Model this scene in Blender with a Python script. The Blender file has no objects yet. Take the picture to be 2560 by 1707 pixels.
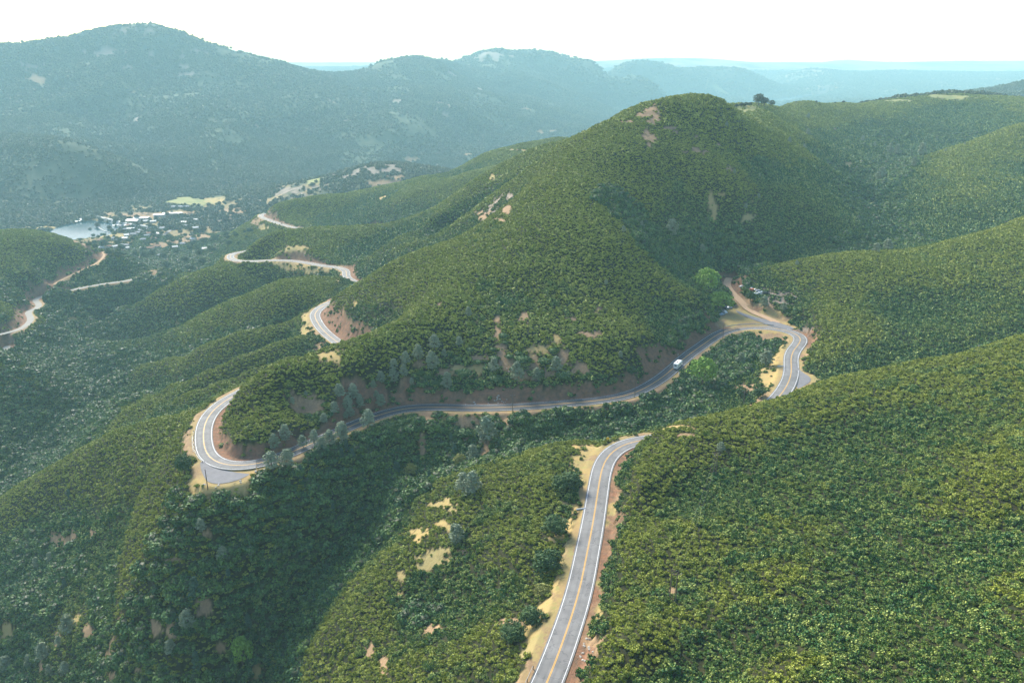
import bpy, bmesh, math, random
import numpy as np
from mathutils import Vector, Matrix
rng = np.random.default_rng(7); random.seed(7)
PI = math.pi
C = bpy.context.scene.collection
# ------------------------------------------------------------------ camera
PITCH = math.radians(19.4); FPX = 1991.0; CAMZ = 310.0     # metres above the valley floor
CP, SP = math.cos(PITCH), math.sin(PITCH)
cd = bpy.data.cameras.new('camera'); cam = bpy.data.objects.new('camera', cd); C.objects.link(cam)
cam.location = (0, 0, CAMZ); cam.rotation_euler = (PI/2 - PITCH, 0, 0)
cd.sensor_width = 36; cd.lens = 28; cd.clip_start = 1; cd.clip_end = 90000
bpy.context.scene.camera = cam
def tanv(py): return math.tan(PITCH + math.atan((py - 853.5)/FPX))
def P(px, py, Y=None, H=None):            # photo position + distance (or drop below the camera) -> X, Y, drop
    t = tanv(py)
    if Y is None: Y = H/t
    else: H = Y*t
    return ((px - 1280)/FPX*(Y*CP + H*SP), Y, H)
def Rw(px, Y, H): return ((px - 1280)/FPX*(Y*CP + H*SP), Y, H)
# ------------------------------------------------------------------ the highway, (px, py, drop) or hidden ('h', px, Y, drop)
ROAD_A = [(1285,1905,133),(1320,1810,133.2),(1368,1707,133.5),(1395.5,1635.5,133.8),(1423,1559,134.2),(1449,1474,134.7),(1468,1380,135.2),(1483,1304,135.6),
 (1495.5,1223,136.1),(1508,1159,136.5),(1526,1131,136.8),(1556,1111,137),(1602,1098,137.3),('h',1645,277,137.7),('h',1700,285,138.1),('h',1800,293,138.7),('h',1880,301,139.2),
 (1936,1004,139.6),(1960,976,139.9),(1975,947,140.2),(1979,921,140.5),(1976.5,900,140.7),(1981,880,141),(1992,866,141.2),(2002,855,141.4),(2004,844.5,141.6),(1992,834,141.8),
 (1960,824,142),(1921,818,142.3),(1883,817,142.6),(1841,820,143),(1815,826,143.3),(1794,836,143.6),(1764,857,144),(1730,881,144.5),(1705,900,144.8),(1666,936,145.3),
 (1629,961,145.7),(1587,983,146.1),(1523,998,146.5),(1459,1005,146.9),(1395.5,1010,147.3),(1332,1015,147.7),(1268,1018,148),(1204,1020,148.3),(1140,1019,148.6),
 (1076.5,1017,148.9),(1034,1018,149.1),(991,1024,149.4),(949,1037,149.6),(906,1052,149.9),(864,1070,150.1),(821,1091,150.4),(782,1107,150.6),(744,1123,150.8),
 (710,1140,151),(680,1152,151.2),(645,1161,151.4),(610,1166,151.6),(580,1167,151.8),(553,1162,152),(530,1152,152.2),(516,1136,152.4),(509.5,1112,152.6),(508,1087,152.8),
 (510,1066,153),(516,1049,153.2),(527,1032,153.4),(544,1015,153.6),(568,998,153.9),(600,982,154.2),('h',650,376,154.9),('h',720,388,156),('h',800,396,157.3),('h',870,408,159),
 ('h',905,426,160.8),('h',903,441,162.6),(876,876,165.5),(846,857,166.8),(821,838,168),(802,819,169),(790,799,170),(786,787,170.6),(793,776,171.2),('h',815,573,172.5),
 ('h',860,598,175),('h',925,620,178),('h',955,642,181),('h',942,662,183),(910,711,185),(888,705,186),(871,697,186.8),(865,688,187.4),(866,678,188),(851,670,188.7),(808,664.5,190),
 (766,657,191.3),(723,651.5,192.6),(680.6,651,193.8),(638,653,195),(604,653,196.2),(583,650,197),(575,643,197.8),(583,634,198.8),('h',618,873,200.5),('h',700,915,204),
 ('h',800,960,207),('h',900,1010,210.5),('h',945,1050,213),(925,567,215),(872,569,216.2),(808,571.5,217.4),(766,571.5,218.2),(732,568.5,219),(702,560,220),(672,550,221),
 (655,543.5,222),(652,538,222.8),(662,534,223.6),('h',710,1248,225),('h',760,1295,227),('h',830,1350,230),('h',880,1430,234)]
ROAD_F = [(-90,846,240),(-40,842,241),(0,836,243),(17,832,243.7),(47,824,245),(66,813,246.3),(76,802,247.3),(76,792,248.2),(70,783,249.2),(72,777,250),(88,773,251),
 (98,765,252),(93,756,253),(87,750,253.7),(100,742,254.5),(128,735,253),(170,727,253),(213,718,253),(264,709,253),(319,702,254),(357,690,257),('h',400,1010,262)]
ROAD_G = [(-80,858,250.5),(-30,856,251),(0,858.5,251.6),(15,863,252),(20,869,252.4),(10,878,253),(-20,884,253.6),(-80,890,254.5)]
TRACK_H = [(136,710.5,247),(153,700,246.5),(179,687,246),(213,672,246),(240,659,246),(256,646,246),(262,637,245),(256,629,244)]
TRACK_R = [(1944,809,142.4),(1926,794,141.2),(1892,780,140),(1866,764,139),(1841,742,138.2),(1822,722,137.5),(1816,706,137),(1824,694,136.8)]
def road3d(lst):
    return np.array([Rw(*p[1:]) if p[0] == 'h' else P(p[0], p[1], H=p[2]) for p in lst])
def smooth_path(pts, step, it=2, relax=2.0):
    """Catmull-Rom through the points, resampled evenly, lightly smoothed"""
    out = []
    n = len(pts)
    for i in range(n-1):
        p0, p1, p2, p3 = pts[max(i-1,0)], pts[i], pts[i+1], pts[min(i+2,n-1)]
        L = np.linalg.norm(p2-p1); m = max(2, int(L/step*3))
        t0=0.0; t1=t0+max(1e-3,np.linalg.norm(p1-p0))**.5; t2=t1+max(1e-3,L)**.5; t3=t2+max(1e-3,np.linalg.norm(p3-p2))**.5
        if i==0: p0 = 2*p1-p2; t1=t0+np.linalg.norm(p1-p0)**.5; t2=t1+L**.5; t3=t2+max(1e-3,np.linalg.norm(p3-p2))**.5
        if i==n-2: p3 = 2*p2-p1; t3=t2+np.linalg.norm(p3-p2)**.5
        for t in np.linspace(t1,t2,m,endpoint=False):
            A1=(t1-t)/(t1-t0)*p0+(t-t0)/(t1-t0)*p1; A2=(t2-t)/(t2-t1)*p1+(t-t1)/(t2-t1)*p2; A3=(t3-t)/(t3-t2)*p2+(t-t2)/(t3-t2)*p3
            B1=(t2-t)/(t2-t0)*A1+(t-t0)/(t2-t0)*A2; B2=(t3-t)/(t3-t1)*A2+(t-t1)/(t3-t1)*A3
            out.append((t2-t)/(t2-t1)*B1+(t-t1)/(t2-t1)*B2)
    out.append(pts[-1]); out = np.array(out)
    d = np.r_[0, np.cumsum(np.linalg.norm(np.diff(out,axis=0),axis=1))]
    s = np.arange(0, d[-1], step)
    q = np.stack([np.interp(s, d, out[:,k]) for k in range(3)],1)
    w = max(1, int(relax/step*2)); ker = np.hanning(2*w+3)[1:-1]; ker/=ker.sum(); pad=len(ker)//2
    for _ in range(it):
        e = np.r_[np.repeat(q[:1],pad,0), q, np.repeat(q[-1:],pad,0)]
        q2 = np.stack([np.convolve(e[:,k],ker,'valid') for k in range(3)],1)
        q2[0]=q[0]; q2[-1]=q[-1]; q=q2
    return q
def smooth_z(q, w):
    ker = np.hanning(2*w+3)[1:-1]; ker/=ker.sum(); pad=len(ker)//2
    e = np.r_[np.repeat(q[:1,2],pad), q[:,2], np.repeat(q[-1:,2],pad)]
    q[:,2] = np.convolve(e,ker,'valid'); return q
def world(q): r = q.copy(); r[:,2] = CAMZ - r[:,2]; return r
road_main = world(smooth_path(road3d(ROAD_A), 1.5, 3, 5.0))
road_f = world(smooth_path(road3d(ROAD_F), 2.0, 3, 5.0))
road_g = world(smooth_path(road3d(ROAD_G), 2.0, 2, 4.0))
track_h = world(smooth_path(road3d(TRACK_H), 2.0, 3, 6.0))
track_r = world(smooth_path(road3d(TRACK_R), 2.0, 3, 4.0))
# ------------------------------------------------------------------ ridge, slope and valley lines (px, py, distance)
K = []
def yf(Y): return Y if Y < 6500 else 6500*(Y/6500)**.45
def L(*pts):
    K.extend(P(a, b, Y=yf(c)) for a, b, c in pts)
def Ls(back, drop, *pts):                         # a crest, with lower ground hidden right behind it
    for a, b, c in pts:
        p = P(a, b, Y=c); K.append(p); K.append((p[0]*(c+back)/c, c+back, p[2]+drop))
def Lr(*pts):                                    # a far crest that falls away behind
    for a, b, c in pts:
        c = yf(c); p = P(a, b, Y=c); K.append(p); q_ = c*1.07; t_ = p[2]/c+.013; K.append((p[0]*1.07, q_, t_*q_)); q_ = c*1.16; t_ = p[2]/c+.040; K.append((p[0]*1.16, q_, t_*q_))
def Hd(*pts):                                    # hidden ground: px, Y, drop
    K.extend(Rw(a, yf(b), c*yf(b)/b) for a, b, c in pts)
# near right hill
L((2560,840,330),(2411,891,322),(2240,925,318),(2070,953,306),(1964,995,296),(1900,1014,285),(1815,1036,276),(1730,1053,267),(1660,1070,262))
L((2560,1200,185),(2560,1450,133),(2560,1707,98),(2240,1300,180),(2240,1500,142),(1900,1200,219),(1900,1450,157),(1900,1707,117),(1700,1707,131),(1700,1500,160),(1700,1250,217),(2240,1707,108),(2800,1300,170),(2900,900,330),(2100,1100,238),(1620,1350,188),(1560,1600,143),(1560,1200,222),(2400,1050,238))
Hd((2560,45,78),(1280,45,124),(300,60,196),(-700,110,228),(3600,60,66),(3700,150,75),(-1200,250,240),(3600,340,105),(-1100,450,262))
Hd((2560,80,84),(1900,95,104),(1500,110,124),(1300,110,134),(900,130,160),(500,150,190),(0,170,225),(-300,200,245),(3000,90,80))
# left of the near road
L((1417,1104,276),(1353,1117,276),(1289,1138,275),(1198,1163,278),(1113,1185,283),(1028,1210,287),(985,1230,290),(1200,1300,234),(1330,1350,207),(1200,1500,196),(1000,1400,233),(1000,1600,195),(800,1600,216),(1200,1707,156),(900,1707,182),(1100,1280,252),(900,1440,238),(1280,1600,165),(1060,1500,212),(1380,1200,240))
# gully below the highway
L((640,1707,228),(689,1540,246),(744,1465,254),(778,1423,261),(872,1330,279),(948,1278,286),(1040,1190,302),(1200,1135,306),(1350,1100,311),(1500,1068,320),(1640,1010,338),(1700,960,356),(1780,915,380),(1850,880,395),(1300,1060,317),(1050,1070,316),(900,1120,306))
Hd((500,200,233),(560,210,225),(380,205,232))
# spur below the left hairpin
L((455,1240,282),(383,1295,297),(323,1329,310),(213,1423,318),(127,1465,322),(42,1529,312),(0,1540,314),(540,1232,271),(650,1230,276),(760,1220,287),(560,1420,247),(560,1600,231),(300,1600,250),(350,1480,275),(700,1330,264),(840,1200,295),(450,1707,222),(200,1600,272),(200,1707,260))
L((298,1200,343),(190,1300,355),(150,1400,345),(136,1431,337),(100,1470,333),(68,1495,330),(30,1618,303),(70,1690,288),(-60,1560,330),(400,1130,330),(440,1180,300))
# spur crest running left from the hairpin, and its face
Ls(18,12,(485,1023,356),(383,1049,372),(298,1078,388),(213,1112,398),(149,1151,405),(106,1176,408),(42,1214,414),(0,1240,418),(-120,1300,425))
L((100,1300,378),(300,1140,360),(0,1400,372))
# main creek
L((162,1049,563),(200,1000,600),(276,951,654),(215,905,705),(165,880,740),(187,832,800),(213,789,868),(238,759,925),(298,721,1000),(383,687,1065),(447,670,1110),(510,628,1262),(553,602,1345))
Hd((-100,440,263),(0,470,262),(100,500,262))
L((0,1000,540),(0,1150,485),(100,960,575),(-150,1000,500),(60,900,640),(120,1120,520),(-200,900,560))
# left hill with the side road
L((0,585,960),(42,589,962),(85,598,965),(170,611,990),(238,620,1035),(298,633,1035),(361,661,1060),(0,700,840),(100,690,880),(60,740,834),(-150,590,930),(-150,700,800),(180,640,965),(320,670,1010),(200,700,955),(0,780,745))
Hd((0,1100,262),(150,1130,280),(250,1160,290),(330,1180,292),(-200,1100,265),(100,1250,297),(0,1250,297),(200,1260,298),(-150,1300,297))
# valley floor, village, lake
K.extend(P(a, b, H=c) for a, b, c in [(400,575,297),(300,590,297.5),(250,605,298),(200,567,301),(80,570,301),(300,560,298),(450,560,296.5),(350,545,297),(450,535,296),(550,520,294),(300,527,296),(200,545,298),(60,550,298),(600,560,291),(640,545,284),(360,610,296),(430,600,296),(330,640,294),(480,590,296)])
L((470,500,1790),(560,490,1820),(420,487,1880),(0,548,1600))
# low pink hill right of the village
L((957,408,1750),(851,430,1750),(723,464,1720),(638,510,1650),(900,450,1640),(800,475,1600),(700,510,1560),(1083,420,1800),(1000,440,1650),(600,540,1540))
Hd((957,1950,285),(851,1950,288),(1083,2050,290),(1200,2000,285),(1300,2000,285),(1450,2000,290))
# spurs between the highway and the creek
Ls(26,22,(760,781,553),(680,815,540),(595,836,545),(510,861,560),(425,887,590),(361,912,615),(298,935,650))
Ls(24,20,(748,842,492),(680,861,478),(595,895,468),(510,930,478),(425,963,500),(340,985,535),(265,1000,575))
Ls(20,16,(744,896,430),(638,930,428),(553,959,430),(468,980,440),(383,994,470),(298,1003,510),(234,1008,550))
Ls(18,10,(574,975,400),(489,1013,395),(383,1046,410),(298,1072,425),(200,1100,470),(640,955,402))
Ls(30,26,(842,694,690),(808,700,683),(723,717,678),(638,742,680),(574,768,695),(510,793,712),(425,827,735),(340,855,760),(240,860,770))
L((700,770,600),(600,800,620),(500,830,640),(780,740,600))
L((640,682,795),(560,710,765),(480,750,775),(700,682,788))
Ls(35,30,(566,657,812),(468,691,825),(383,734,845),(298,776,880),(240,812,870))
L((468,686,860),(400,705,920),(323,735,960))
L((800,700,715),(840,685,735))
Hd((640,830,215),(560,870,228),(500,930,245),(450,1000,260))
# highway ridge to the hairpin and the convex nose of the main hill
L((655,964,325),(723,938,332),(829,908,341),(914,861,356),(970,819,374),(1055,776,388),(1140,742,400),(1225,713,412),(1310,670,422),(1395,628,440),(1523,500,505),(1562,500,522),(1600,400,580),(1650,300,650),(1680,265,665),(1717,240,700),(600,1040,318),(560,1075,308),(750,1010,325),(900,960,330),(1100,900,358),(1300,850,368),(1450,800,385),(1500,700,418),(1350,760,395),(1600,850,372),(1200,800,385),(1000,890,352))
L((1700,820,410),(1600,720,425),(1480,600,447))
# right face and its gully
L((1791,760,442),(1714,713,460),(1650,640,475),(1600,585,480),(1566,542,497),(1750,660,510),(1824,676,515),(1800,600,545),(1900,600,560),(2000,600,590),(1800,450,590),(1750,350,640),(1700,500,560),(1650,440,575),(1900,450,645),(2050,640,575),(2000,520,620))
# spur going right from the summit
L((1760,246,702),(1815,258,710),(1870,306,720),(1943,374,712),(2007,434,695),(2070,489,675),(2155,553,650),(2219,600,628))
L((1985,355,800),(2070,420,790),(2147,468,780),(2168,505,765),(2210,560,690),(2172,464,850),(2240,408,990),(2304,384,1080),(2411,363,1150),(1900,300,820))
L((1840,268,1000),(1900,262,1100),(1985,257,1240),(2049,273,1200),(2113,323,1120),(2177,374,1040),(2206,404,960),(2060,370,900),(1960,310,980),(1800,268,930),(2000,300,1060))
L((2113,262,1350),(2198,256,1380),(2283,247,1400),(2368,233,1430),(2453,245,1380),(2560,260,1300),(2700,270,1250),(2300,320,1230),(2200,330,1180),(2450,310,1230),(2380,280,1330))
Hd((2000,1500,110),(2300,1700,110),(2560,1600,105),(1850,1400,140),(2800,1500,100),(1750,1200,130),(1740,950,80))
# second right ridge, with the ravine behind it
L((2560,313,1000),(2474,340,985),(2411,362,965),(2347,385,940),(2283,413,900),(2219,442,850),(2189,460,815),(2400,450,800),(2300,500,740),(2450,400,880),(2560,440,820),(2560,520,700),(2300,570,660),(2700,400,900),(2240,520,720),(2260,600,625))
L((2560,542,560),(2496,566,545),(2410,595,532),(2325,617,522),(2240,625,515),(2155,634,512),(2070,647,508),(1985,661,503),(1900,672,500),(1840,686,496),(2750,500,580))
Hd((2500,620,128),(2380,610,131),(2240,597,134),(2120,580,135),(2000,560,136.5),(1900,545,137.5),(2600,640,125))
L((2560,700,455),(2560,800,405),(2400,700,455),(2300,800,420),(2150,750,440),(2050,820,405),(2030,870,388),(2000,760,450),(2100,880,375),(2200,900,372),(2400,850,390),(1900,740,470),(1980,790,432),(2030,930,356),(2700,800,420))
Hd((2560,368,138),(2400,360,141),(2240,350,142),(2100,338,142),(2800,370,130))
L((1860,790,450),(1820,800,446),(1890,760,468),(1830,730,483))
# left flank and its secondary spurs
L((800,770,578),(842,742,536),(906,713,519),(970,670,511),(1072,623,508),(1183,581,506),(1234,559,504),(1300,500,535),(1400,400,590),(1500,320,650))
L((900,830,448),(1000,740,447),(1100,690,440),(1200,640,450),(1320,570,465),(950,780,452))
L((905,668,718),(1013,623,703),(1098,585,690),(1183,525,680),(1260,468,672),(1330,420,680))
Hd((1000,620,160),(1120,600,142),(900,640,178),(1220,590,118))
L((1580,281,730),(1495,323,770),(1432,349,810),(1368,374,850),(1325,396,862),(1232,434,862),(1155,476,860),(1027,546,852),(900,582,838),(808,587,838),(744,591,842),(680,595,850),(638,612,855),(600,632,862),(1644,255,715),(700,625,825),(850,635,790),(1000,600,760),(1100,545,760),(1250,470,740),(1400,400,730))
Hd((1000,770,180),(1120,750,160),(1220,735,135))
# far end of the ridge
L((1410,349,1330),(1347,366,1350),(1240,378,1350),(1176,404,1310),(1113,434,1280),(1049,442,1270),(985,464,1250),(914,502,1180),(872,496,1190),(808,491,1200),(744,498,1195),(680,520,1190),(900,530,1130),(800,540,1140),(720,545,1150),(1000,500,1100),(1150,440,1150),(1283,376,1350),(1300,410,1050))
Hd((900,1000,225),(760,960,222),(1050,960,200),(1200,960,170),(1350,960,135),(1500,950,110),(1650,900,95),(1400,1100,125),(640,1350,262),(560,1250,265),(520,1150,268),(800,1400,262),(1000,1450,262),(1200,1600,260),(1400,1600,240),(1560,1500,220),(1700,1600,210))
# far slope across the valley
L((430,482,1930),(500,470,1980),(600,450,2080),(760,428,2300),(900,402,2500),(1100,380,2800),(1350,345,3300),(1500,312,3900),(250,530,1780),(120,545,1700))
L((0,353,2100),(85,357,2050),(179,361,2000),(255,391,1980),(361,434,1960),(425,470,1945),(0,450,1900),(100,470,1850),(230,470,1880),(-200,360,2150),(150,420,1920))
L((0,330,2450),(200,345,2450),(300,390,2260),(400,440,2150))
L((51,289,2700),(0,293,2720),(150,310,2600),(340,383,2300),(425,374,2350),(510,383,2320),(638,425,2180),(380,360,2500),(600,400,2350),(-200,290,2800))
L((361,298,2750),(425,276,2770),(510,289,2740),(595,323,2650),(702,366,2520),(800,390,2500),(300,310,2800),(700,330,2750),(480,350,2500))
L((0,240,2950),(200,230,2980),(361,240,3000),(550,240,3080),(700,260,3000),(850,300,2900),(1000,340,2800),(0,180,3120),(200,160,3200),(361,150,3330),(520,180,3300),(700,210,3300))
Lr((-200,118,3300),(0,114,3300),(85,107,3350),(170,96,3400),(234,77,3480),(298,66,3550),(361,59,3600),(404,68,3600),(468,87,3600),(532,115,3600),(617,138,3660),(680,153,3700),(744,170,3780),(808,183,3880),(851,183,3980),(936,164,4150),(1000,147,4300),(1027,144,4380))
L((1083,151,4480),(1138,165,4700),(1060,165,4900),(1100,190,5100),(1150,180,5000))
L((1000,220,3600),(900,250,3300),(1050,280,3200),(1200,300,3300),(1100,200,4000),(1200,230,3900))
L((1240,150,5150),(1310,150,5200),(1200,162,4950),(1389,165,5200),(1180,175,4700),(1120,185,4500))
Lr((1150,152,5400),(1189,138,5400),(1240,124,5400),(1283,132,5400),(1325,128,5400),(1389,138,5450),(1444,157,5500))
L((1487,174,5700),(1520,192,5600),(1580,206,5500),(1650,222,5400),(1460,190,5250),(1300,200,4600),(1400,230,4600),(1450,290,4100),(1350,250,4200))
Lr((1559,172,6400),(1602,159,6500),(1644,168,6600),(1687,183,6800),(1550,240,5200),(1650,260,5200))
Lr((1729,172,7600),(1772,170,7700),(1858,179,8000))
L((1921,200,8400),(1956,214,8700),(1700,215,6800),(1800,218,7000))
Hd((-200,4600,120),(0,4600,120),(361,5000,100),(700,5200,140),(850,5200,200),(1000,5600,120),(1190,6800,150),(1325,7200,150),(1487,8000,200),(1620,8500,220),(1800,10000,240))
# lake in the far plain and the plain
L((1830,240,7400),(1960,232,7900),(1880,250,6900),(2040,238,7600),(1700,256,6500),(2060,260,5600),(2250,250,6300))
L((2007,177,12000),(2113,180,12500),(2240,178,12500),(2400,185,12000),(2560,183,12000),(2130,214,8800),(2198,221,8400),(2283,213,8600),(2368,221,8300),(2300,200,10500))
Hd((-200,39000,150),(400,39000,150),(900,39000,150),(1400,39000,150),(1900,39000,150),(2560,39000,150),(2900,39000,150))
L((2453,236,2900),(2517,214,2700),(2538,208,2650),(2620,212,2600),(2700,205,2600))
Hd((2453,3600,190),(2600,3700,180),(2300,3000,210),(2150,3200,240),(2400,4500,260),(2700,5000,250),(2000,4000,280),(1800,3500,290),(1600,2600,280))
Hd((-200,8000,150),(400,9000,150),(900,9500,180),(1300,11000,190),(1700,14000,220),(2100,16000,220),(2500,16000,220))
L((1400,159,21000),(1530,155,21500),(1600,153,21000),(1640,152,21000),(1666,149,20500),(1700,153,20500),(1738,147.5,20500),(1793,157,21000),(1853,158,21000),(1900,165,22500),(1943,161,23000),(2000,160,23500),(2070,156,24000),(2109,150,24000),(2147,155,24500),(2350,154,25000),(2560,153.5,25000),(2750,153,25000))
L((850,166,21000),(750,163,21000),(500,160,21000),(100,158,21000),(-200,158,21000),(1150,160,21000))
K = np.array(K)
def sub(q, n): return np.c_[q[::n,0], q[::n,1], CAMZ-q[::n,2]]
kp = [K]
for q, n in ((road_main, 13), (road_f, 14), (road_g, 12), (track_h, 14), (track_r, 9)):
    kp.append(sub(q, n))
KP = np.concatenate(kp)
# ------------------------------------------------------------------ value noise (numpy)
def vnoise(x, y, seed):
    r = np.random.default_rng(seed).random((256,256)).astype(np.float32)
    xi = np.floor(x).astype(np.int64); yi = np.floor(y).astype(np.int64)
    fx = x-xi; fy = y-yi; fx = fx*fx*fx*(fx*(fx*6-15)+10); fy = fy*fy*fy*(fy*(fy*6-15)+10)
    a = r[xi&255, yi&255]; b = r[(xi+1)&255, yi&255]; c = r[xi&255, (yi+1)&255]; d = r[(xi+1)&255, (yi+1)&255]
    return (a*(1-fx)+b*fx)*(1-fy) + (c*(1-fx)+d*fx)*fy
def fbm(x, y, seed, octv=4, gain=.5):
    s = 0; a = 1; t = 0
    for k in range(octv):
        ca, sa = math.cos(k*1.3), math.sin(k*1.3); f = 2.03**k
        s = s + a*vnoise((x*ca-y*sa)*f+17.3*k, (x*sa+y*ca)*f-9.1*k, seed+k); t += a; a *= gain
    return s/t
# drainage-scaled relief
def relief(X, Y):
    near = np.clip((Y-100)/300, .35, 1)
    n = (fbm(X/70, Y/70, 11, 4)-.5)*9*near*np.clip(1-(Y-1200)/4000, 0, 1)
    far = np.clip((Y-1500)/1200, 0, 1)
    rid = 1-np.abs(2*fbm(X/620+3, Y/620, 31, 3, .45)-1)
    return n + far*((rid-.7)*np.clip(Y/55, 0, 60)+(fbm(X/150, Y/150, 51, 3)-.5)*26+(.62-np.abs(2*fbm(X/260, Y/420, 61, 2)-1))*34*np.clip((3300-Y)/500, 0, 1))*np.clip(1-(Y-4200)/2500, .1, 1)
def warp(X, Y): return np.stack([X/Y, np.log(Y)], -1)
cu = warp(KP[:,0], KP[:,1]); cv = KP[:,2]/KP[:,1]
cv = cv + np.where(KP[:,1] > 1300, relief(KP[:,0], KP[:,1])/KP[:,1], 0)
# drop near-duplicates
keep = []
for i in range(len(cu)):
    if all((cu[i,0]-cu[j,0])**2 + (cu[i,1]-cu[j,1])**2 > 0.012**2 for j in keep): keep.append(i)
cu, cv = cu[keep], cv[keep]; N = len(cu)
def U(r2): return 0.5*r2*np.log(r2 + 1e-12)
r2 = ((cu[:,None]-cu[None])**2).sum(-1)
A = np.zeros((N+3, N+3)); A[:N,:N] = U(r2) + np.eye(N)*1e-6
A[:N,N] = 1; A[:N,N+1:] = cu; A[N,:N] = 1; A[N+1:,:N] = cu.T
sol = np.linalg.solve(A, np.r_[cv, 0, 0, 0])
# ------------------------------------------------------------------ coarse solve on the fan grid, then refined
UMAX = 1.2
wc = np.arange(math.log(40), math.log(16500), 0.018); uc = np.linspace(-UMAX, UMAX, 151)
GU, GW = np.meshgrid(uc, wc)
q = np.stack([GU.ravel(), GW.ravel()], -1)
T0 = np.empty(len(q))
for s in range(0, len(q), 4000):
    b = q[s:s+4000]
    T0[s:s+4000] = U(((b[:,None]-cu[None])**2).sum(-1)) @ sol[:N] + sol[N] + b @ sol[N+1:]
T0 = T0.reshape(GU.shape)
def interp_c(u, w):                     # Catmull-Rom lookup in the coarse grid
    fu = np.clip((u+UMAX)/(2*UMAX)*150, 1, 148.999); fw = np.clip((w-wc[0])/0.018, 1, len(wc)-2.001)
    iu = np.floor(fu).astype(int); iw = np.floor(fw).astype(int); a = fu-iu; b = fw-iw
    def wts(t): return [(-.5*t+t*t-.5*t**3), (1-2.5*t*t+1.5*t**3), (.5*t+2*t*t-1.5*t**3), (-.5*t*t+.5*t**3)]
    wa, wb = wts(a), wts(b); s = 0
    for i in range(4):
        for j in range(4): s = s + wa[i]*wb[j]*T0[iw+j-1, iu+i-1]
    return s
# vertex rows: fine where the highway runs, coarser with distance
rows = [math.log(44)]
while rows[-1] < math.log(15800):
    Y = math.exp(rows[-1])
    rows.append(rows[-1] + (0.0032 if Y < 620 else 0.0040 if Y < 1300 else 0.0055 if Y < 2200 else 0.009 if Y < 6000 else .013))
rows = np.array(rows); NU = 1030; us = np.linspace(-UMAX*.985, UMAX*.985, NU)
UU, WW = np.meshgrid(us, rows); YY = np.exp(WW); XX = UU*YY
HH = interp_c(UU, WW)*YY
ZZ = CAMZ - HH
def fill_poly(poly, H, step=1.8):
    pw = np.array([P(a, b, H=H) for a, b in poly])[:, :2]
    x0, y0 = pw.min(0); x1, y1 = pw.max(0); out = []
    for x in np.arange(x0, x1, step):
        for y in np.arange(y0, y1, step):
            ins = False
            for i in range(len(pw)):
                (ax, ay), (bx_, by_) = pw[i], pw[i-1]
                if (ay > y) != (by_ > y) and x < (bx_-ax)*(y-ay)/(by_-ay)+ax: ins = not ins
            if ins: out.append((x, y, CAMZ-H))
    return np.array(out), pw
PADL, padl_xy = fill_poly([(497,1150),(497,1172),(512,1203),(528,1209),(553,1212),(596,1203),(645,1178),(600,1168),(530,1155)], 152.15)
PADR, padr_xy = fill_poly([(1988,900),(1998,925),(2042,949),(1998,975),(1975,975),(1975,940)], 140.4)
PADG, padg_xy = fill_poly([(1802,815),(1806,785),(1820,770),(1860,776),(1950,800),(1995,818),(1960,824),(1883,817)], 142.0)
pads = np.concatenate([PADL, PADR, PADG])
road_pts = np.concatenate([road_main, road_f, road_g, track_h, track_r, pads])
road_kind = np.concatenate([np.zeros(len(road_main)), np.ones(len(road_f)), np.ones(len(road_g)), np.full(len(track_h),2), np.full(len(track_r),2), np.full(len(pads),3)])
HALF = np.array([4.3, 3.6, 2.0, 1.0])
# nearest road point for each vertex, by painting around the samples on a hash grid
def road_field(X, Y, reach=46.0):
    cell = reach; D = np.full(X.shape, 1e9); ZR = np.zeros(X.shape); KD = np.zeros(X.shape, np.int8)
    flatX, flatY = X.ravel(), Y.ravel()
    key = (np.floor(flatX/cell).astype(np.int64)+4000)*20000 + np.floor(flatY/cell).astype(np.int64)+4000
    order = np.argsort(key, kind='stable'); ks = key[order]
    uniq, start = np.unique(ks, return_index=True); end = np.r_[start[1:], len(ks)]
    rx = np.floor(road_pts[:,0]/cell).astype(int); ry = np.floor(road_pts[:,1]/cell).astype(int)
    d = D.ravel(); zr = ZR.ravel(); kd = KD.ravel()
    for k, s, e in zip(uniq, start, end):
        cx, cy = k//20000-4000, k%20000-4000
        m = (abs(rx-cx) <= 1) & (abs(ry-cy) <= 1)
        if not m.any(): continue
        idx = order[s:e]; rp = road_pts[m]; rk = road_kind[m]
        for b in range(0, len(idx), 20000):
            ii = idx[b:b+20000]
            dd = (flatX[ii][:,None]-rp[None,:,0])**2 + (flatY[ii][:,None]-rp[None,:,1])**2
            dd = np.sqrt(dd)
            off = dd - HALF[rk.astype(int)][None]
            j = off.argmin(1); r_ = np.arange(len(ii))
            d[ii] = off[r_, j]
            w = np.exp(-(off-off[r_, j][:,None])/2.0)
            zr[ii] = (w*rp[None,:,2]).sum(1)/w.sum(1); kd[ii] = rk[j]
    return d.reshape(X.shape), zr.reshape(X.shape), kd.reshape(X.shape)
RD, RZ, RK = road_field(XX, YY)
ZB = ZZ + relief(XX, YY)*np.clip((RD-4)/35, 0, 1)

SH = 2.0
bank = np.array([1.25, 1.0, 0.7, 0.9])[RK]
rr = np.clip(RD-SH, 0, None)
lo = RZ - 0.12 - rr*0.72 - rr*rr*0.022
hi = RZ - 0.12 + rr*bank + rr*rr*0.03
cutm = np.clip((ZB-hi-.4)/1.5, 0, 1)*(RD < 20)*(RD > SH+.3)
ZT = np.where(RD < 44, np.clip(ZB, np.where(RD < SH, RZ-.12, lo), np.where(RD < SH, RZ-.12, hi)), ZB)
ZT = ZT + cutm*((fbm(XX/2.6, YY/2.6, 71, 3)-.5)*2.2 + (fbm(XX/1.3, YY/6, 72, 2)-.5)*.9)
ZT = np.where(ZT > 440, 440+25*np.tanh((ZT-440)/25), ZT)
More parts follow.
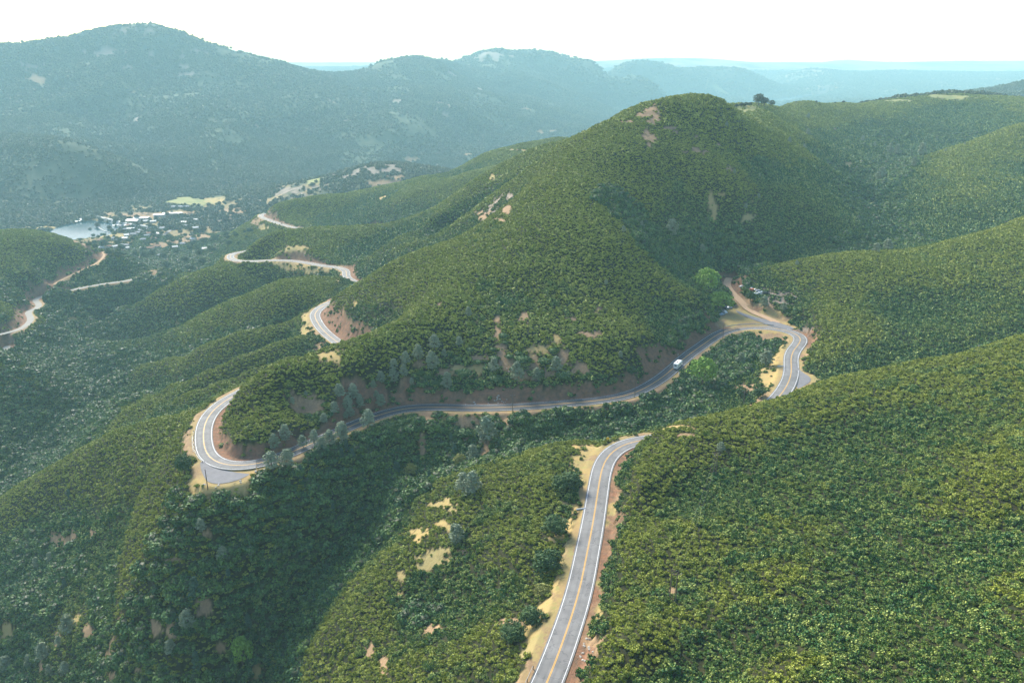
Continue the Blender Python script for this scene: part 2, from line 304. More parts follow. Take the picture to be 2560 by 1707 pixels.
# ------------------------------------------------------------------ water levels pressed into the terrain
def pinside(X, Y, pw):
    ins = np.zeros(np.shape(X), bool)
    for i in range(len(pw)):
        ax, ay = pw[i]; bx_, by_ = pw[i-1]
        c = ((ay > Y) != (by_ > Y)) & (X < (bx_-ax)*(Y-ay)/((by_-ay) if by_ != ay else 1e-9)+ax); ins ^= c
    return ins
LAKES = [(299.0, [(40,600),(66,586),(124,577),(155,564),(199,556),(230,551),(288,560),(323,567),(301,577),(283,585),(243,594),(199,597),(168,606),(110,625),(40,640)]),
         (276.5, [(1832,264),(1828,255),(1860,253),(1930,247),(2000,240),(2050,235),(2094,231.5),(2078,237),(2020,245.5),(1975,252),(1930,258),(1900,266)])]
lakes_w = []
for H_, poly in LAKES:
    pw = np.array([P(a, b, H=H_)[:2] for a, b in poly]); lakes_w.append((CAMZ-H_, pw))
    x0, y0 = pw.min(0); x1, y1 = pw.max(0); m = 250 if y0 < 3000 else 1500
    ctr = pw.mean(0)
    ins = pinside(XX, YY, pw)
    big = pinside(XX, YY, ctr+(pw-ctr)*1.0)
    near = (XX > x0-m) & (XX < x1+m) & (YY > y0-m) & (YY < y1+m)
    ZT = np.where(near & ~ins, np.maximum(ZT, CAMZ-H_+1.0), ZT)
    ZT = np.where(ins, CAMZ-H_-2.5, ZT)
# ------------------------------------------------------------------ height and visibility look-ups on the fan grid
du = us[1]-us[0]
row_of = lambda w: np.interp(w, rows, np.arange(len(rows)))
def gsample(G, X, Y):
    X = np.asarray(X, float); Y = np.asarray(Y, float)
    fu = np.clip((X/Y-us[0])/du, 0, NU-1.001); fr = np.clip(row_of(np.log(np.maximum(Y, 1))), 0, len(rows)-1.001)
    i = fr.astype(int); j = fu.astype(int); a = fu-j; b = fr-i
    return (G[i,j]*(1-a)+G[i,j+1]*a)*(1-b) + (G[i+1,j]*(1-a)+G[i+1,j+1]*a)*b
def hgt(X, Y): return gsample(ZT, X, Y)
def cast(px, py):
    """first ground point on the line of sight through photo position px, py"""
    dx = (px-1280)/FPX; dy = (853.5-py)/FPX
    fy = CP + dy*SP; fz = -SP + dy*CP
    Y = np.exp(np.arange(math.log(85), math.log(15500), 0.0012)); X = dx/fy*Y; Z = CAMZ + fz/fy*Y
    k = np.nonzero(Z < hgt(X, Y))[0]
    if len(k) == 0: return None
    k = k[0]; return np.array([X[k], Y[k], float(hgt(X[k:k+1], Y[k:k+1])[0])])
tt = (CAMZ-ZT)/YY
runmin = np.minimum.accumulate(tt, 0)
VIS = (tt <= runmin + 3.2/YY + 0.004 + 0.9/np.sqrt(YY)/np.sqrt(YY)).astype(np.float32)
def visible(X, Y): return gsample(VIS, X, Y) > 0.01
# wet / hollow ground and crests
def concav(r):
    s = 0
    for k in range(8):
        a = k*PI/4; s = s + hgt(XX+math.cos(a)*r, np.maximum(YY+math.sin(a)*r, 45))
    return (s/8-ZT)
rad = np.clip(YY/12, 14, 160)
CONC = concav(rad)/rad*10
del rad
CONC2 = np.clip(-concav(np.clip(YY/7, 34, 110))/np.clip(YY/7, 34, 110)*9-.10, -.5, .9)
# ------------------------------------------------------------------ bare ground: (crop origin) then x, y, rx, ry, kind  g grass, d soil, k rock, m meadow
PATCH = {(900,0):[(1712,645,34,32,'d'),(1698,682,55,26,'d'),(1726,706,30,26,'d'),(1660,668,30,12,'d'),(1560,715,40,7,'d'),(1680,790,27,26,'d'),(1722,815,20,24,'d'),(1700,848,14,14,'d'),(1820,755,42,11,'d'),(1848,780,18,10,'d'),
 (1975,805,12,9,'d'),(1970,885,24,18,'d'),(2030,895,20,10,'d'),(1900,895,30,8,'d'),(2110,850,12,9,'d'),(2170,995,20,14,'d'),(2060,1180,18,50,'g'),(2082,1240,18,34,'g'),(2075,1285,12,20,'g'),(2120,1145,20,14,'g'),
 (2280,1280,32,22,'g'),(2310,1185,12,8,'g'),(800,1220,58,50,'k'),(860,1230,27,28,'d'),(820,1297,32,15,'d'),(725,1272,38,26,'d'),(870,1160,30,22,'k'),(780,1040,24,12,'g'),(130,1170,27,12,'g'),(925,885,60,6,'g'),
 (2290,640,75,22,'m'),(1060,785,22,15,'d'),(1135,775,22,11,'d'),(300,935,45,14,'d'),(700,530,25,22,'k'),(1120,570,22,10,'k'),(215,590,30,12,'k'),(480,620,60,40,'k'),(975,640,25,12,'d'),(640,910,40,8,'d'),(430,960,18,14,'k'),(450,985,40,12,'k'),
 (60,990,110,26,'k'),(150,1075,100,16,'d'),(215,1040,45,12,'d'),(760,330,110,35,'k'),(530,425,50,18,'k')],
 (0,0):[(900,1385,470,110,'v'),(1300,1240,420,60,'v'),(1100,1180,112,36,'m'),(1850,1058,48,18,'m'),(880,1265,190,16,'d'),(1080,1250,110,12,'d'),(1260,1180,60,20,'g'),(475,1425,45,17,'d'),(700,1383,75,18,'g'),(930,1440,70,16,'d'),(950,1385,60,12,'g'),(1370,1235,60,22,'d'),(1160,1390,80,16,'d'),
 (1250,1290,120,16,'k'),(1060,1420,60,14,'d'),(560,1390,60,10,'g'),(240,1340,120,8,'g'),(350,1310,55,12,'k'),(1500,1190,60,20,'k'),(1700,1120,90,16,'k'),(2000,1030,80,22,'k'),(2250,985,90,22,'k'),(1900,1100,60,14,'k'),
 (800,190,110,22,'k'),(600,300,110,28,'k'),(170,400,90,25,'k'),(230,465,60,20,'d'),(900,390,30,14,'k'),(1080,420,60,35,'k'),(1950,600,30,30,'k'),(2030,700,30,30,'k'),(1510,750,18,12,'d'),(790,550,28,12,'k'),(800,700,16,26,'k'),(1240,840,28,18,'k'),(985,340,110,30,'k'),(1200,290,90,25,'k'),(2100,330,60,20,'k'),(1020,1000,30,16,'k'),(750,400,30,12,'k')],
 (0,500):[(425,702,42,14,'g'),(892,415,25,18,'d'),(1515,125,26,34,'d'),(1545,165,30,20,'g'),(1730,285,80,20,'g'),(1775,322,45,18,'d'),(1700,398,150,12,'g'),(1850,420,90,12,'g'),(1990,470,14,20,'g'),(1795,690,18,50,'g'),(1790,780,26,34,'g'),(1870,880,40,24,'d'),(1940,915,60,42,'g'),
 (2030,745,26,26,'d'),(1950,770,14,30,'d'),(2090,610,12,20,'g'),(2010,660,16,25,'g'),(655,1065,24,34,'k'),(570,1345,20,12,'g'),(1770,1220,70,50,'d'),(1850,1230,60,50,'d'),(205,560,40,10,'d'),(1100,1420,22,70,'d'),(1040,735,12,12,'g'),(1040,410,20,8,'d')],
 (800,500):[(1050,1130,250,44,'r'),(690,1140,130,32,'r'),(1500,1115,170,26,'r'),(300,1200,90,20,'r'),(1040,700,16,16,'d'),(1045,780,20,60,'d'),(1068,880,26,50,'d'),(1100,960,48,42,'d'),(940,930,52,14,'d'),(930,1000,44,34,'g'),(830,1010,60,30,'g'),(1290,880,70,26,'g'),(1250,950,38,34,'d'),(1210,1040,70,20,'d'),(1430,920,28,56,'d'),(1530,985,52,28,'d'),(1205,690,24,32,'d'),(1480,700,40,14,'d'),(1590,790,52,20,'d'),
 (1390,815,27,22,'g'),(700,612,11,9,'d'),(590,960,32,22,'d'),(720,1012,32,20,'d'),(510,1090,34,25,'d'),(935,715,22,9,'g'),(640,1275,56,40,'d'),(870,1300,100,34,'d'),(1090,1295,32,46,'d'),(600,1430,20,66,'d'),(975,1480,46,56,'d'),(780,1285,60,34,'g'),(1640,1235,60,18,'d'),(1980,1120,60,16,'d'),(860,1420,14,30,'d'),(1640,650,20,30,'d'),(1270,1010,50,24,'d'),(1340,1020,40,24,'d')],
 (1560,500):[(880,985,30,90,'g'),(850,1030,50,60,'g'),(730,1110,56,26,'d'),(790,1180,30,24,'d'),(930,905,24,60,'g'),(800,780,190,14,'g'),(835,805,90,30,'d'),(700,690,135,48,'g'),(860,660,60,22,'g'),(740,600,50,30,'d'),(900,580,75,36,'k'),(820,630,60,26,'d'),(1105,1040,28,20,'g'),(640,520,20,50,'d'),(780,530,60,14,'k'),(1050,760,50,20,'k')],
 (1560,0):[(1320,965,17,15,'g'),(1460,1087,24,14,'g'),(1435,1135,12,10,'d'),(1900,572,130,14,'m'),(1600,592,70,7,'m'),(560,530,50,14,'m'),(700,545,40,12,'m'),(1240,760,12,6,'d')],
 (0,1040):[(350,730,52,34,'d'),(430,725,26,44,'d'),(545,690,18,22,'d'),(1010,845,58,10,'d'),(1215,695,20,22,'d'),(320,930,28,44,'k'),(255,960,18,28,'g'),(200,1040,44,18,'k'),(45,1275,32,54,'g'),(910,1240,36,42,'d'),(1010,1265,28,52,'d'),(690,1235,30,26,'d'),(640,1400,50,48,'d'),(560,1405,42,15,'d'),
 (670,1525,36,26,'d'),(240,1460,11,42,'d'),(1190,1110,46,40,'d'),(1510,1500,28,42,'g'),(2170,1370,18,42,'d'),(2255,1460,25,52,'d'),(2050,845,42,16,'g'),(520,1260,24,30,'d'),(450,1190,30,18,'g'),(70,1365,18,18,'k'),(1340,440,90,26,'g'),(1150,400,40,50,'g'),(1440,390,60,26,'g'),(1210,440,90,20,'g'),(1250,430,180,34,'g'),(1575,350,30,14,'d'),(340,1300,26,30,'d'),(820,1490,26,16,'d'),(1300,1370,30,22,'d')],
 (900,1040):[(470,520,72,16,'g'),(518,498,20,22,'g'),(540,556,22,12,'g'),(480,632,36,20,'g'),(525,655,15,22,'g'),(350,682,62,22,'g'),(340,728,25,20,'g'),(430,845,80,40,'g'),(480,795,45,26,'g'),(375,890,32,30,'g'),(240,940,20,32,'g'),(225,1042,26,10,'g'),(425,1252,44,34,'d'),(60,1370,22,32,'d'),(140,1460,22,42,'d'),(600,795,32,10,'d'),
 (1310,285,60,70,'g'),(1370,200,90,30,'g'),(1470,140,90,22,'g'),(1600,105,80,10,'g'),(1240,545,54,24,'g'),(1215,640,36,44,'g'),(1160,720,50,24,'g'),(1232,780,26,60,'g'),(1190,900,28,60,'g'),(1120,1110,70,50,'g'),(1150,1010,30,50,'g'),(1030,1290,72,76,'g'),(990,1370,46,46,'g'),(880,1210,60,22,'d'),(1010,1500,30,70,'d'),
 (1480,540,22,90,'g'),(1410,860,26,90,'g'),(1395,1100,24,120,'g'),(1350,1330,56,90,'d'),(1600,180,60,24,'g'),(1500,460,24,60,'d'),(1850,62,80,7,'g'),(1830,1060,20,44,'d'),(1900,110,60,10,'d')]}
BARE = np.zeros_like(XX); SOIL = np.zeros_like(XX); ROCK = np.zeros_like(XX); MEAD = np.zeros_like(XX); REDC = np.zeros_like(XX)
wob = None
for (ox, oy), lst in PATCH.items():
    for (x, y, rx, ry, kd) in lst:
        px, py = ox+x/2.351, oy+y/2.351; rx /= 2.351; ry /= 2.351
        c = cast(px, py)
        if c is None: continue
        e = cast(px+rx*.7, py); f = cast(px, py+ry*.7); g = cast(px, py-ry*.7)
        sc_ = c[1]/FPX
        a = (e-c)[:2]/.7 if e is not None else np.array([rx*sc_, 0])
        b = (f-c)[:2]/.7
        if g is not None and np.linalg.norm((g-c)[:2]/.7) < np.linalg.norm(b): b = -(g-c)[:2]/.7
        la = np.linalg.norm(a)
        if la > 3*rx*sc_: a = np.array([rx*sc_, 0])
        lb = np.linalg.norm(b); mx = 6*ry*sc_*1.2
        if lb > mx: b *= mx/lb
        M = np.linalg.inv(np.stack([a, b], 1) + np.eye(2)*1e-3)
        R = (la+np.linalg.norm(b))*1.6
        r0, r1 = np.searchsorted(rows, [math.log(max(c[1]-R, 75)), math.log(c[1]+R)])
        sl = slice(max(r0-1, 0), r1+2)
        dx_, dy_ = XX[sl]-c[0], YY[sl]-c[1]
        p_ = M[0,0]*dx_+M[0,1]*dy_; q_ = M[1,0]*dx_+M[1,1]*dy_
        s_ = max(min(la, np.linalg.norm(b)), .5)
        n_ = fbm(XX[sl]/s_*1.7, YY[sl]/s_*1.7, int(px+py)%997, 4, .62)-.5
        v = np.clip((1.38 - np.sqrt(p_*p_+q_*q_) + n_*2.2)*2.0, 0, 1)
        if kd == 'v': v = v*np.clip(fbm(XX[sl]/30, YY[sl]/55, 78, 4, .6)*7-3.2, 0, 1)
        if kd == 'v': v = v*.72
        if kd == 'r': REDC[sl] = np.maximum(REDC[sl], v); v = v*(.55+.45*(fbm(XX[sl]/5, YY[sl]/5, 79, 2) > .42))
        k_ = v > BARE[sl]
        SOIL[sl] = np.where(k_, 1.0 if kd in 'dkr' else .45 if kd == 'v' else 0.0, SOIL[sl]); ROCK[sl] = np.where(k_, 1.0 if kd == 'k' else 0.0, ROCK[sl]); MEAD[sl] = np.where(k_, 1.0 if kd == 'm' else 0.0, MEAD[sl])
        if kd == 'k': v = v*np.clip(fbm(XX[sl]/max(7, c[1]/110), YY[sl]/max(7, c[1]/110), 77, 3)*5-1.9, 0, 1)
        BARE[sl] = np.maximum(BARE[sl], v)
# roadside verges, cut banks
vn = fbm(XX/9, YY/9, 91, 3)
verge = np.clip((1.6 + 2.2*(vn-.35)*3 - RD)/1.0, 0, 1)*(RD < 30)
CUT = np.clip((ZB-ZT-0.6)/1.2, 0, 1)*(RD < 30)*(RK != 3)*np.clip((np.where(YY < 262, 3.5, np.where(XX/YY > .13, 7.5, 11))+12*(vn-.5)-RD)/3, 0, 1)
SOIL = np.where(verge > BARE, np.clip(.25+ (vn-.4)*2, 0, 1), SOIL); BARE = np.maximum(BARE, verge)
BARE = np.where(CUT > .3, np.maximum(BARE, CUT*np.where(fbm(XX/4, YY/4, 93, 2) > .30, 1, .3)), BARE); SOIL = np.where(CUT > .3, 1, SOIL)
CUT = np.maximum(CUT, REDC)
del vn
# ------------------------------------------------------------------ mesh and material helpers
def tag(o, label=None, cat=None, group=None, kind=None):
    if label: o['label'] = label
    if cat: o['category'] = cat
    if group: o['group'] = group
    if kind: o['kind'] = kind
    return o
def mesh_np(name, V, F, mat=None):
    V = np.asarray(V, np.float32); F = np.asarray(F, np.int32)
    me = bpy.data.meshes.new(name); n = F.shape[1]
    me.vertices.add(len(V)); me.vertices.foreach_set('co', V.ravel())
    me.loops.add(F.size); me.polygons.add(len(F))
    me.loops.foreach_set('vertex_index', F.ravel()); me.polygons.foreach_set('loop_start', np.arange(0, F.size, n, dtype=np.int32))
    me.update(calc_edges=True)
    if mat: me.materials.append(mat)
    return me
def link(name, me, parent=None, loc=None):
    o = bpy.data.objects.new(name, me); C.objects.link(o)
    if parent: o.parent = parent
    if loc is not None: o.location = loc
    return o
def attr(me, name, arr):
    a = me.attributes.new(name, 'FLOAT', 'POINT'); a.data.foreach_set('value', np.asarray(arr, np.float32).ravel())
def vattr(me, name, arr):
    a = me.attributes.new(name, 'FLOAT_VECTOR', 'POINT'); a.data.foreach_set('vector', np.asarray(arr, np.float32).ravel())
class N:
    def __init__(s, name, rough=.9, spec=.2):
        s.m = bpy.data.materials.new(name); s.m.use_nodes = True; s.t = s.m.node_tree; s.b = s.t.nodes['Principled BSDF']
        s.b.inputs['Roughness'].default_value = rough; s.b.inputs['Specular IOR Level'].default_value = spec
    def n(s, ty, **kw):
        x = s.t.nodes.new(ty)
        for k, v in kw.items(): setattr(x, k, v)
        return x
    def l(s, a, b): s.t.links.new(a, b)
    def attr(s, name, ty='GEOMETRY'): return s.n('ShaderNodeAttribute', attribute_name=name, attribute_type=ty).outputs['Fac']
    def noise(s, scale, detail=3, rough=.5, coord=None):
        x = s.n('ShaderNodeTexNoise'); x.inputs['Scale'].default_value = scale; x.inputs['Detail'].default_value = detail; x.inputs['Roughness'].default_value = rough
        s.l(coord or s.pos(), x.inputs['Vector']); return x.outputs['Fac']
    def pos(s):
        if not hasattr(s, '_p'): s._p = s.n('ShaderNodeNewGeometry').outputs['Position']
        return s._p
    def ramp(s, fac, lo, hi):
        x = s.n('ShaderNodeMapRange'); x.inputs[1].default_value = lo; x.inputs[2].default_value = hi; s.l(fac, x.inputs[0]); return x.outputs[0]
    def mix(s, f, a, b):
        x = s.n('ShaderNodeMix', data_type='RGBA')
        for v, i in ((f, 0), (a, 6), (b, 7)):
            if isinstance(v, (int, float)): x.inputs[i].default_value = v
            elif isinstance(v, tuple): x.inputs[i].default_value = (*v, 1)
            else: s.l(v, x.inputs[i])
        return x.outputs[2]
    def math(s, op, a, b=0.0):
        x = s.n('ShaderNodeMath', operation=op, use_clamp=False)
        for v, i in ((a, 0), (b, 1)):
            if isinstance(v, (int, float)): x.inputs[i].default_value = v
            else: s.l(v, x.inputs[i])
        return x.outputs[0]
    def bump(s, h, dist, strength=.6):
        x = s.n('ShaderNodeBump'); x.inputs['Distance'].default_value = dist; x.inputs['Strength'].default_value = strength
        s.l(h, x.inputs['Height']); s.l(x.outputs[0], s.b.inputs['Normal'])
    def out(s, c):
        if isinstance(c, tuple): s.b.inputs['Base Color'].default_value = (*c, 1)
        else: s.l(c, s.b.inputs['Base Color'])
        return s.m
def flat(name, col, rough=.7, spec=.3, metal=0, var=.12, scale=3):
    s = N(name, rough, spec); s.b.inputs['Metallic'].default_value = metal
    a = tuple(c*(1-var) for c in col); b = tuple(min(1, c*(1+var)) for c in col)
    return s.out(s.mix(s.noise(scale, 4), a, b))
# ------------------------------------------------------------------ terrain
GRASS1, GRASS2 = (.38,.265,.105), (.27,.22,.095); SOIL1, SOIL2 = (.30,.195,.108), (.20,.135,.08)
s = N('hillside ground', .95, .1)
n1 = s.noise(.35, 5, .6); n2 = s.noise(.06, 4); n3 = s.noise(1.6, 4, .7)
under = s.mix(s.ramp(n1, .35, .65), (.014,.018,.007), (.034,.032,.013))  # near-black ground: shade in the gaps between bushes put into the colour
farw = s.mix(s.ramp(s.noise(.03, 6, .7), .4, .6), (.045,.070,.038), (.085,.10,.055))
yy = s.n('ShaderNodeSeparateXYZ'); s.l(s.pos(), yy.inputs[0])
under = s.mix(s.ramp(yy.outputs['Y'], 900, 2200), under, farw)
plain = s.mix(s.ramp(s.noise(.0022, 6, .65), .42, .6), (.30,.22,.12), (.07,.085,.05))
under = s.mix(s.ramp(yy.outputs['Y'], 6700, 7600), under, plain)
grass = s.mix(s.ramp(n2, .35, .65), GRASS1, GRASS2); grass = s.mix(s.ramp(n1, .55, .75), grass, (.24,.24,.08))
soil = s.mix(s.ramp(n3, .3, .7), SOIL1, SOIL2); soil = s.mix(s.ramp(n1, .5, .8), soil, (.40,.27,.14))
cutc = s.mix(s.ramp(s.noise(.5, 5, .7), .35, .65), (.25,.125,.072), (.12,.08,.052)); 
rock = s.mix(s.ramp(n3, .35, .7), (.30,.24,.19), (.17,.13,.10))
mead = s.mix(s.ramp(n2, .35, .65), (.27,.25,.10), (.19,.21,.075))
b_ = s.mix(s.attr('soil'), grass, soil); b_ = s.mix(s.attr('cut'), b_, cutc); b_ = s.mix(s.attr('rock'), b_, rock); b_ = s.mix(s.attr('meadow'), b_, mead)
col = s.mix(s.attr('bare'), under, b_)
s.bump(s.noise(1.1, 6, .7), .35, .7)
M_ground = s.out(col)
idx = np.arange(ZT.size).reshape(ZT.shape)
F = np.stack([idx[:-1,:-1], idx[:-1,1:], idx[1:,1:], idx[1:,:-1]], -1).reshape(-1,4)
me = mesh_np('hillside terrain', np.stack([XX, YY, ZT], -1).reshape(-1,3), F, M_ground)
for nm, a in (('bare', BARE), ('soil', SOIL), ('rock', ROCK), ('meadow', MEAD), ('cut', CUT)): attr(me, nm, a)
me.polygons.foreach_set('use_smooth', np.ones(len(F), bool))
terrain = tag(link('hills', me), kind='structure')
tag(terrain, 'brush covered hills and valleys cut by ravines')
del F
# ------------------------------------------------------------------ roads
def strip(q, o1, o2, dz, a=0, b=None, prof=None):
    """ribbon between two lateral offsets of a path (positive = left of travel)"""
    q = q[a:b]
    d = np.gradient(q[:,:2], axis=0); d /= np.linalg.norm(d, axis=1)[:,None] + 1e-9
    nrm = np.stack([-d[:,1], d[:,0]], 1)
    A_ = q.copy(); A_[:,:2] += nrm*np.reshape(o1, (-1,1)); B_ = q.copy(); B_[:,:2] += nrm*np.reshape(o2, (-1,1))
    V = np.empty((len(q)*2, 3)); V[0::2] = A_; V[1::2] = B_; V[:,2] += dz
    i = np.arange(len(q)-1)*2
    F = np.stack([i+1, i+3, i+2, i], 1) if np.mean(o1) > np.mean(o2) else np.stack([i, i+2, i+3, i+1], 1)
    return V, F
def asphalt(name, c1, c2, c3):
    s = N(name, .85, .3)
    st = s.attr('lane')                                   # across the road in metres
    w = s.math('ABSOLUTE', s.math('SUBTRACT', s.math('ABSOLUTE', st), 1.75))   # distance from a lane's middle
    col = s.mix(s.ramp(s.noise(.25, 5, .6), .35, .65), c1, c2)
    wheel = s.math('MULTIPLY', s.ramp(s.math('ABSOLUTE', s.math('SUBTRACT', w, .85)), .45, .05), s.ramp(s.noise(.08, 3), .3, .6))
    col = s.mix(s.math('MULTIPLY', wheel, .45), col, c3)
    col = s.mix(s.math('MULTIPLY', s.ramp(s.noise(6, 2), .62, .75), .3), col, c3)
    vo = s.n('ShaderNodeTexVoronoi', feature='DISTANCE_TO_EDGE'); vo.inputs['Scale'].default_value = .16; wv = s.n('ShaderNodeVectorMath', operation='ADD')
    nz = s.n('ShaderNodeTexNoise'); nz.inputs['Scale'].default_value = .5; s.l(s.pos(), nz.inputs['Vector']); sc2 = s.n('ShaderNodeVectorMath', operation='SCALE'); sc2.inputs['Scale'].default_value = 5; s.l(nz.outputs['Color'], sc2.inputs[0])
    s.l(s.pos(), wv.inputs[0]); s.l(sc2.outputs[0], wv.inputs[1]); s.l(wv.outputs[0], vo.inputs['Vector'])
    col = s.mix(s.math('MULTIPLY', s.ramp(vo.outputs['Distance'], .022, .008), .55), col, (.06,.06,.065))
    col = s.mix(s.math('MULTIPLY', s.ramp(s.noise(.045, 2), .60, .62), .35), col, c3)
    return s.out(col)
M_road = asphalt('worn asphalt', (.145,.14,.138), (.20,.195,.19), (.10,.10,.10))
M_road2 = asphalt('dark asphalt', (.050,.053,.058), (.072,.075,.08), (.035,.037,.042))
M_lot = flat('pullout asphalt', (.17,.165,.17), .9, .2, 0, .25, .5)
M_white = flat('white road paint', (.78,.78,.78), .6, .3, 0, .12, 2)
M_yellow = flat('yellow road paint', (.62,.34,.05), .6, .3, 0, .12, 2)
M_dirt = flat('dirt track', (.42,.28,.17), .95, .1, 0, .22, .7)
M_pale = flat('pale side road surface', (.24,.225,.20), .9, .2, 0, .15, .3)
def nearest_i(q, px, py):
    c = cast(px, py); return int(((q[:,:2]-c[:2])**2).sum(1).argmin())
j_dark = nearest_i(road_main, 1845, 822); j_dark2 = nearest_i(road_main, 640, 1163)
def road_obj(name, q, hw, mat, dz, lbl):
    offs = np.linspace(hw, -hw, 9); V = []; 
    d = np.gradient(q[:,:2], axis=0); d /= np.linalg.norm(d, axis=1)[:,None]+1e-9; nrm = np.stack([-d[:,1], d[:,0]], 1)
    V = np.stack([np.c_[q[:,:2]+nrm*o, q[:,2]+dz+.02*(hw-abs(o))] for o in offs], 1).reshape(-1,3)
    n = len(q); I = np.arange(n*9).reshape(n, 9)
    F = np.stack([I[:-1,1:], I[1:,1:], I[1:,:-1], I[:-1,:-1]], -1).reshape(-1,4)
    me = mesh_np(name, V, F, mat); attr(me, 'lane', np.tile(offs, n))
    o = link(name, me); tag(o, lbl, kind='structure'); return o
lo_ = road_obj('road', road_main[:j_dark+1], 3.75, M_road, .05, 'pale grey two lane highway running up to the tight bend by the dirt turnout')
mid_ = road_obj('road', road_main[j_dark:j_dark2+1], 3.75, M_road2, .05, 'freshly surfaced dark stretch of highway under the cut bank')
far_ = road_obj('road', road_main[j_dark2:], 3.75, M_road, .05, 'pale grey highway winding on round the spurs towards the valley')
def marks(parent, q, spans):
    for nm, o1, o2, mt in spans:
        V, F = strip(q, o1, o2, .05+.02*(3.75-max(abs(o1), abs(o2)))+.02)
        link(nm, mesh_np(nm, V, F, mt), parent)
spans = [('centre_line', .19, .06, M_yellow), ('centre_line', -.06, -.19, M_yellow), ('edge_line', 3.31, 3.20, M_white), ('edge_line', -3.20, -3.31, M_white)]
marks(lo_, road_main[:j_dark+1], spans); marks(mid_, road_main[j_dark:j_dark2+1], spans); marks(far_, road_main[j_dark2:], spans)
def ribbon_road(name, q, hw, mat, lbl):
    if name == 'path': q = q.copy(); q[:,2] = hgt(q[:,0], q[:,1]) + .10
    V, F = strip(q, hw, -hw, .04); o = link(name, mesh_np(name, V, F, mat)); return tag(o, lbl, kind='structure')
ribbon_road('road', road_f, 3.1, M_pale, 'pale narrow road winding along the foot of the western hill')
ribbon_road('road', road_g, 3.1, M_pale, 'end of a pale road bend at the edge of the valley')
ribbon_road('path', track_h, 1.6, M_dirt, 'dirt track slanting across the western hill')
ribbon_road('path', track_r, 2.3, M_dirt, 'dirt track climbing away from the turnout by the tight bend')
def lot(name, pw, z, lbl, mat, dz=.02):
    bm = bmesh.new(); vs = [bm.verts.new((x, y, z+dz)) for x, y in pw]; f = bm.faces.new(vs)
    bmesh.ops.recalc_face_normals(bm, faces=[f])
    if f.normal.z < 0: f.normal_flip()
    me = bpy.data.meshes.new(name); bm.to_mesh(me); bm.free(); me.materials.append(mat)
    return tag(link(name, me), lbl, kind='structure')
def chaikin(pw, k=2):
    for _ in range(k):
        o = []
        for i in range(len(pw)): a, b = pw[i], pw[(i+1) % len(pw)]; o += [a*.75+b*.25, a*.25+b*.75]
        pw = np.array(o)
    return pw
lot('pullout', chaikin(np.array([P(a, b, H=152.15)[:2] for a, b in [(500,1150),(501,1172),(514,1200),(530,1208),(553,1209),(594,1201),(636,1180),(600,1168),(535,1155)]])), CAMZ-152.15, 'grey asphalt pullout outside the big hairpin bend', M_lot)
lot('pullout', chaikin(np.array([P(a, b, H=140.4)[:2] for a, b in [(1985,900),(1998,926),(2036,948),(1998,972),(1975,975),(1972,940)]])), CAMZ-140.4, 'gravel pullout at the foot of the hill by the S bend', M_lot)
lot('path', chaikin(np.array([P(a, b, H=141.9)[:2] for a, b in [(1835,772),(1860,780),(1900,795),(1945,806),(1990,820),(1975,824),(1930,815),(1895,803),(1850,787)]])), CAMZ-141.9, 'grey gravel spur track joining the road at the tight bend', M_lot, -.02)
# ------------------------------------------------------------------ foliage meshes
def leaves(cent, rad, n, size, r, asp=1.0, flat_=.8, jit=.8):
    """n leaf quads on a lump; returns V (4n,3)"""
    th = r.random(n)*2*PI; cz = r.random(n)*1.5-.5
    cz = np.clip(cz, -.6, 1); sr = np.sqrt(np.maximum(0, 1-cz*cz))
    d = np.stack([sr*np.cos(th), sr*np.sin(th), cz], 1)
    p = cent + d*rad*np.array([1, 1, flat_])*(.75+.35*r.random((n,1)))
    nn = d + (r.random((n,3))-.5)*2*jit; nn /= np.linalg.norm(nn, axis=1)[:,None]
    t = np.cross(nn, r.random((n,3))-.5); t /= np.linalg.norm(t, axis=1)[:,None]; b = np.cross(nn, t)
    sz = size*(.6+.8*r.random((n,1)))
    t = t*sz*.5*asp; b = b*sz*.5
    return np.stack([p-t-b, p+t-b, p+t*.6+b, p-t*.6+b], 1).reshape(-1,3)
def blob(cent, r3, r, seg=6):
    """small faceted core"""
    V = []; F = []
    rings = [(-.5,.8),(.2,1.),(.75,.6)]
    for z, k in rings:
        for i in range(seg):
            a = 2*PI*i/seg+z; q = k*(.85+.3*r.random()); V.append((cent[0]+math.cos(a)*r3[0]*q, cent[1]+math.sin(a)*r3[1]*q, cent[2]+z*r3[2]))
    for k in range(2):
        for i in range(seg): F.append((k*seg+i, k*seg+(i+1)%seg, (k+1)*seg+(i+1)%seg, (k+1)*seg+i))
    o = 2*seg
    for i in range(0, seg-2, 2): F.append((o, o+i+1, o+i+2, o+min(i+3, seg-1)) if i+3 < seg else (o, o+i+1, o+i+2, o+i+2))
    F = [f for f in F if len(set(f)) == 4]
    return np.array(V), np.array(F)
def foliage_mesh(name, lumps, mat, seed, core=None, asp=1.0, jit=.8):
    r = np.random.default_rng(seed); VV = []; FF = []; lf = []; o = 0
    for c, rad_, n, size in lumps:
        v = leaves(np.array(c), rad_, n, size, r, asp, .8, jit); VV.append(v); FF.append(np.arange(4*n).reshape(-1,4)+o); o += 4*n
        lf.append(np.repeat(np.clip(.08+r.random(n)*.45+.47*(r.random()**1.3), 0, 1), 4))
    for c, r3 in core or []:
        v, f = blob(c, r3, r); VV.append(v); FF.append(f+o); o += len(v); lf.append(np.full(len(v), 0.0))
    me = mesh_np(name, np.concatenate(VV), np.concatenate(FF), mat); attr(me, 'leaf', np.concatenate(lf)); return me
